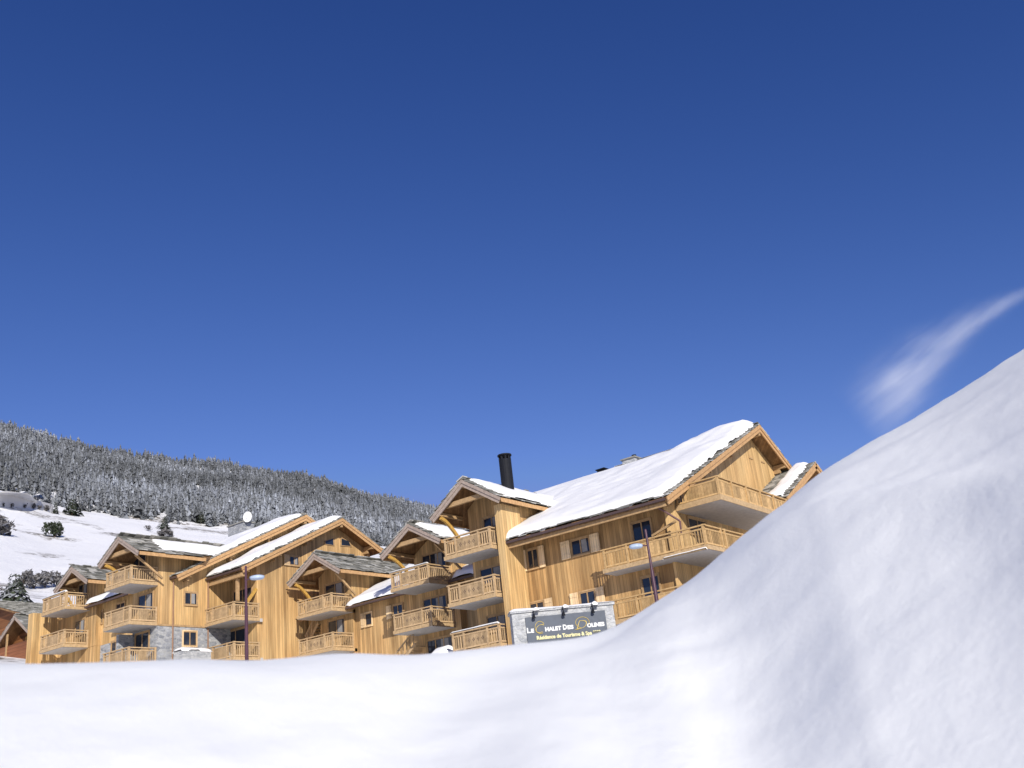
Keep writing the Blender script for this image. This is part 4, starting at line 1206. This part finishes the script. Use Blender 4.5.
def car(label, pos, ang, paint, seed):
    R = empty('parked_car', tuple(pos)); R.rotation_euler = (0, 0, ang); tag(R, label, 'car')
    def local(mb, nm, mat, par, sm=False):
        o = mesh_obj(nm, mb.v, mb.f, mat, None, sm); o.parent = par; return o
    prof = [(-2.1, .35), (-2.15, .8), (-1.35, .95), (-.75, 1.45), (.95, 1.45), (1.75, .98), (2.1, .9), (2.15, .4)]
    b = local(MB().prism(prof, 'y', -.85, .85), 'body', paint, R)
    local(MB().prism([(-1.2, .97), (-.7, 1.38), (.9, 1.38), (1.5, .97)], 'y', -.86, -.852).prism([(-1.2, .97), (-.7, 1.38), (.9, 1.38), (1.5, .97)], 'y', .852, .86), 'side_window', M['glass'], R)
    for sx_ in (-1.3, 1.3):
        for sy_ in (-.8, .8):
            local(MB().cyl((sx_, sy_-.09, .33), (sx_, sy_+.09, .33), .33, .33, 14), 'wheel', M['tyre'], R)
    vs, fs = snow_sheet((-.8, -.8, 1.45), (1, 0, 0), (0, 1, 0), (0, 0, 1), 1.75, 1.6, .22, seed, .2, .1, .12); o = mesh_obj('snow_cover', vs, fs, M['snow'], None, True); o.parent = R
    vs, fs = snow_sheet((-2.1, -.8, .86), (1, 0, .12), (0, 1, 0), (0, 0, 1), .8, 1.6, .15, seed+1, .2, .1, .12); o = mesh_obj('snow_cover', vs, fs, M['snow'], None, True); o.parent = R
for i, (cx, lab, pt) in enumerate(((19, 'pale parked car with snow on its roof, above the retaining wall', M['car_pale']), (35, 'dark blue parked car with snow on its roof, above the retaining wall', M['car_dark']))):
    wv = wp[1] if cx < 25 else wp[2]
    f_ = (cx-8)/22
    pw = wp[1]+(wp[2]-wp[1])*f_
    dr_ = wp[2]-wp[1]
    car(lab, pw+Z3*(HT[1]+(HT[2]-HT[1])*f_-.05)+perp(1)*1.15+Z3*.12, math.atan2(dr_[1], dr_[0])+.12*(i-.5), pt, 60+i)
tb = MB()
for i in range(3):
    a_, b_ = wp[i]+PO[i]*.61+Z3*(HT[i]+.02), wp[i+1]+PO[i+1]*.61+Z3*(HT[i+1]+.02)
    tb.add([a_, b_, b_+PO[i+1]*6, a_+PO[i]*6], [(0, 1, 2, 3)])
o = tb.build('parking_terrace', M['snow']); o['kind'] = 'structure'

# ================================================================== wisp of cloud
def cloud():
    D_ = 2600.
    a, b = ray(846, 436), ray(1070, 260)
    pa, pb = a/np.linalg.norm(a)*D_, b/np.linalg.norm(b)*D_
    ctr_ = (pa+pb)/2; X = pb-pa; Lc = np.linalg.norm(X); X /= Lc
    Nn = ctr_/np.linalg.norm(ctr_); Yv = np.cross(Nn, X); Yv /= np.linalg.norm(Yv); Zv = np.cross(X, Yv)
    H = Lc/2
    mb = MB().box(-H, H, -150, 150, -110, 110)
    o = mb.build('cloud', None); o['kind'] = 'structure'
    Mx = Matrix(((X[0], Yv[0], Zv[0], ctr_[0]), (X[1], Yv[1], Zv[1], ctr_[1]), (X[2], Yv[2], Zv[2], ctr_[2]), (0, 0, 0, 1)))
    o.matrix_world = Mx
    m = bpy.data.materials.new('cloud_vapour'); m.use_nodes = True
    t = NT.__new__(NT); t.m = m; t.t = m.node_tree; t._tc = None
    t.t.nodes.clear()
    out = t.n('ShaderNodeOutputMaterial'); pv = t.n('ShaderNodeVolumePrincipled')
    pv.inputs['Color'].default_value = (1, 1, 1, 1); pv.inputs['Anisotropy'].default_value = -.38
    t.l(pv.outputs[0], out.inputs['Volume'])
    sp = t.n('ShaderNodeSeparateXYZ'); t.l(t.obj, sp.inputs[0])
    s = t.math('DIVIDE', t.math('ADD', sp.outputs[0], H), 2*H)       # 0 lower-left end .. 1 upper-right
    sg = -1. if (Yv@UP) < 0 else 1.
    yy = t.math('MULTIPLY', sp.outputs[1], sg)
    # gentle bow of the streak
    bow = t.math('MULTIPLY', t.math('MULTIPLY', s, t.math('SUBTRACT', 1., s)), 255.)
    yy = t.math('SUBTRACT', yy, bow); yy = t.math('ADD', yy, 32.)
    wob = t.noise(t.obj, .012, 4, .6, (.5, 1, 1)); yy = t.math('ADD', yy, t.math('MULTIPLY', t.math('SUBTRACT', wob, .5), 70.))
    wid = t.math('ADD', t.math('MULTIPLY', t.math('POWER', t.math('SUBTRACT', 1., s), 1.6), 74.), 12.)
    dy = t.math('DIVIDE', yy, wid); dz = t.math('DIVIDE', sp.outputs[2], t.math('MULTIPLY', wid, .9))
    d2 = t.math('ADD', t.math('MULTIPLY', dy, dy), t.math('MULTIPLY', dz, dz))
    fall = t.math('POWER', 2.718, t.math('MULTIPLY', d2, -1.3))
    nz = t.noise(t.obj, .027, 6, .6, (.16, 1, 1))
    nz = t.math('MULTIPLY', t.math('SUBTRACT', nz, .34), 3., True)
    ends = t.math('MULTIPLY', t.math('POWER', t.math('MULTIPLY', t.math('SUBTRACT', s, .06), 4.5, True), 1.5), t.math('MULTIPLY', t.math('SUBTRACT', 1., s), 4., True))
    dn = t.math('MULTIPLY', t.math('MULTIPLY', fall, nz), t.math('MULTIPLY', ends, .017))
    t.l(dn, pv.inputs['Density'])
    o.data.materials.append(m)
cloud()

# ================================================================== light, sky, camera
to_sun = Vector((1.2, -.92, .71)).normalized()
sun = bpy.data.lights.new('sun', 'SUN'); sun.energy = 4.55; sun.angle = math.radians(.5); sun.color = (1, .955, .88)
so = bpy.data.objects.new('sun', sun); C.objects.link(so)
so.rotation_euler = to_sun.to_track_quat('Z', 'Y').to_euler()
so.location = (20, -20, 40)
w = bpy.data.worlds.new('World'); SC.world = w; w.use_nodes = True
nt = w.node_tree; bg = nt.nodes['Background']
sky = nt.nodes.new('ShaderNodeTexSky'); sky.sky_type = 'NISHITA'; sky.sun_disc = False
sky.sun_elevation = math.asin(to_sun.z); sky.sun_rotation = math.atan2(to_sun.x, to_sun.y)
sky.altitude = 1800; sky.air_density = 1.0; sky.dust_density = 0.0; sky.ozone_density = 3.0
# deep polarised mountain blue: a per-channel contrast curve on the sky's own colours
sep = nt.nodes.new('ShaderNodeSeparateColor'); com = nt.nodes.new('ShaderNodeCombineColor')
nt.links.new(sky.outputs[0], sep.inputs[0])
for i_, (g_, k_, cap) in enumerate(((1.71, 2.95, .16), (1.357, 1.316, .26), (1.08, 1.285, .62))):
    pw = nt.nodes.new('ShaderNodeMath'); pw.operation = 'POWER'; pw.inputs[1].default_value = g_
    ml = nt.nodes.new('ShaderNodeMath'); ml.operation = 'MULTIPLY'; ml.inputs[1].default_value = k_*(.1**g_)*10/1.07
    mn = nt.nodes.new('ShaderNodeMath'); mn.operation = 'MINIMUM'; mn.inputs[1].default_value = cap*10
    nt.links.new(sep.outputs[i_], pw.inputs[0]); nt.links.new(pw.outputs[0], ml.inputs[0]); nt.links.new(ml.outputs[0], mn.inputs[0]); nt.links.new(mn.outputs[0], com.inputs[i_])
nt.links.new(com.outputs[0], bg.inputs[0]); bg.inputs[1].default_value = .10

cam = bpy.data.cameras.new('camera'); cam.sensor_width = 36; cam.lens = F*36/1024; cam.clip_start = .05; cam.clip_end = 20000
co = bpy.data.objects.new('camera', cam); C.objects.link(co)
co.matrix_world = Matrix(((RI[0], UP[0], -FW[0], 0), (RI[1], UP[1], -FW[1], 0), (RI[2], UP[2], -FW[2], 0), (0, 0, 0, 1)))
cam.dof.use_dof = True; cam.dof.focus_distance = 62; cam.dof.aperture_fstop = 2.2
SC.camera = co
SC.view_settings.view_transform = 'Standard'; SC.view_settings.look = 'None'; SC.view_settings.exposure = .1; SC.view_settings.gamma = 1
SC.cycles.max_bounces = 8; SC.cycles.diffuse_bounces = 2; SC.cycles.volume_bounces = 5
SC.cycles.volume_step_rate = 1.0
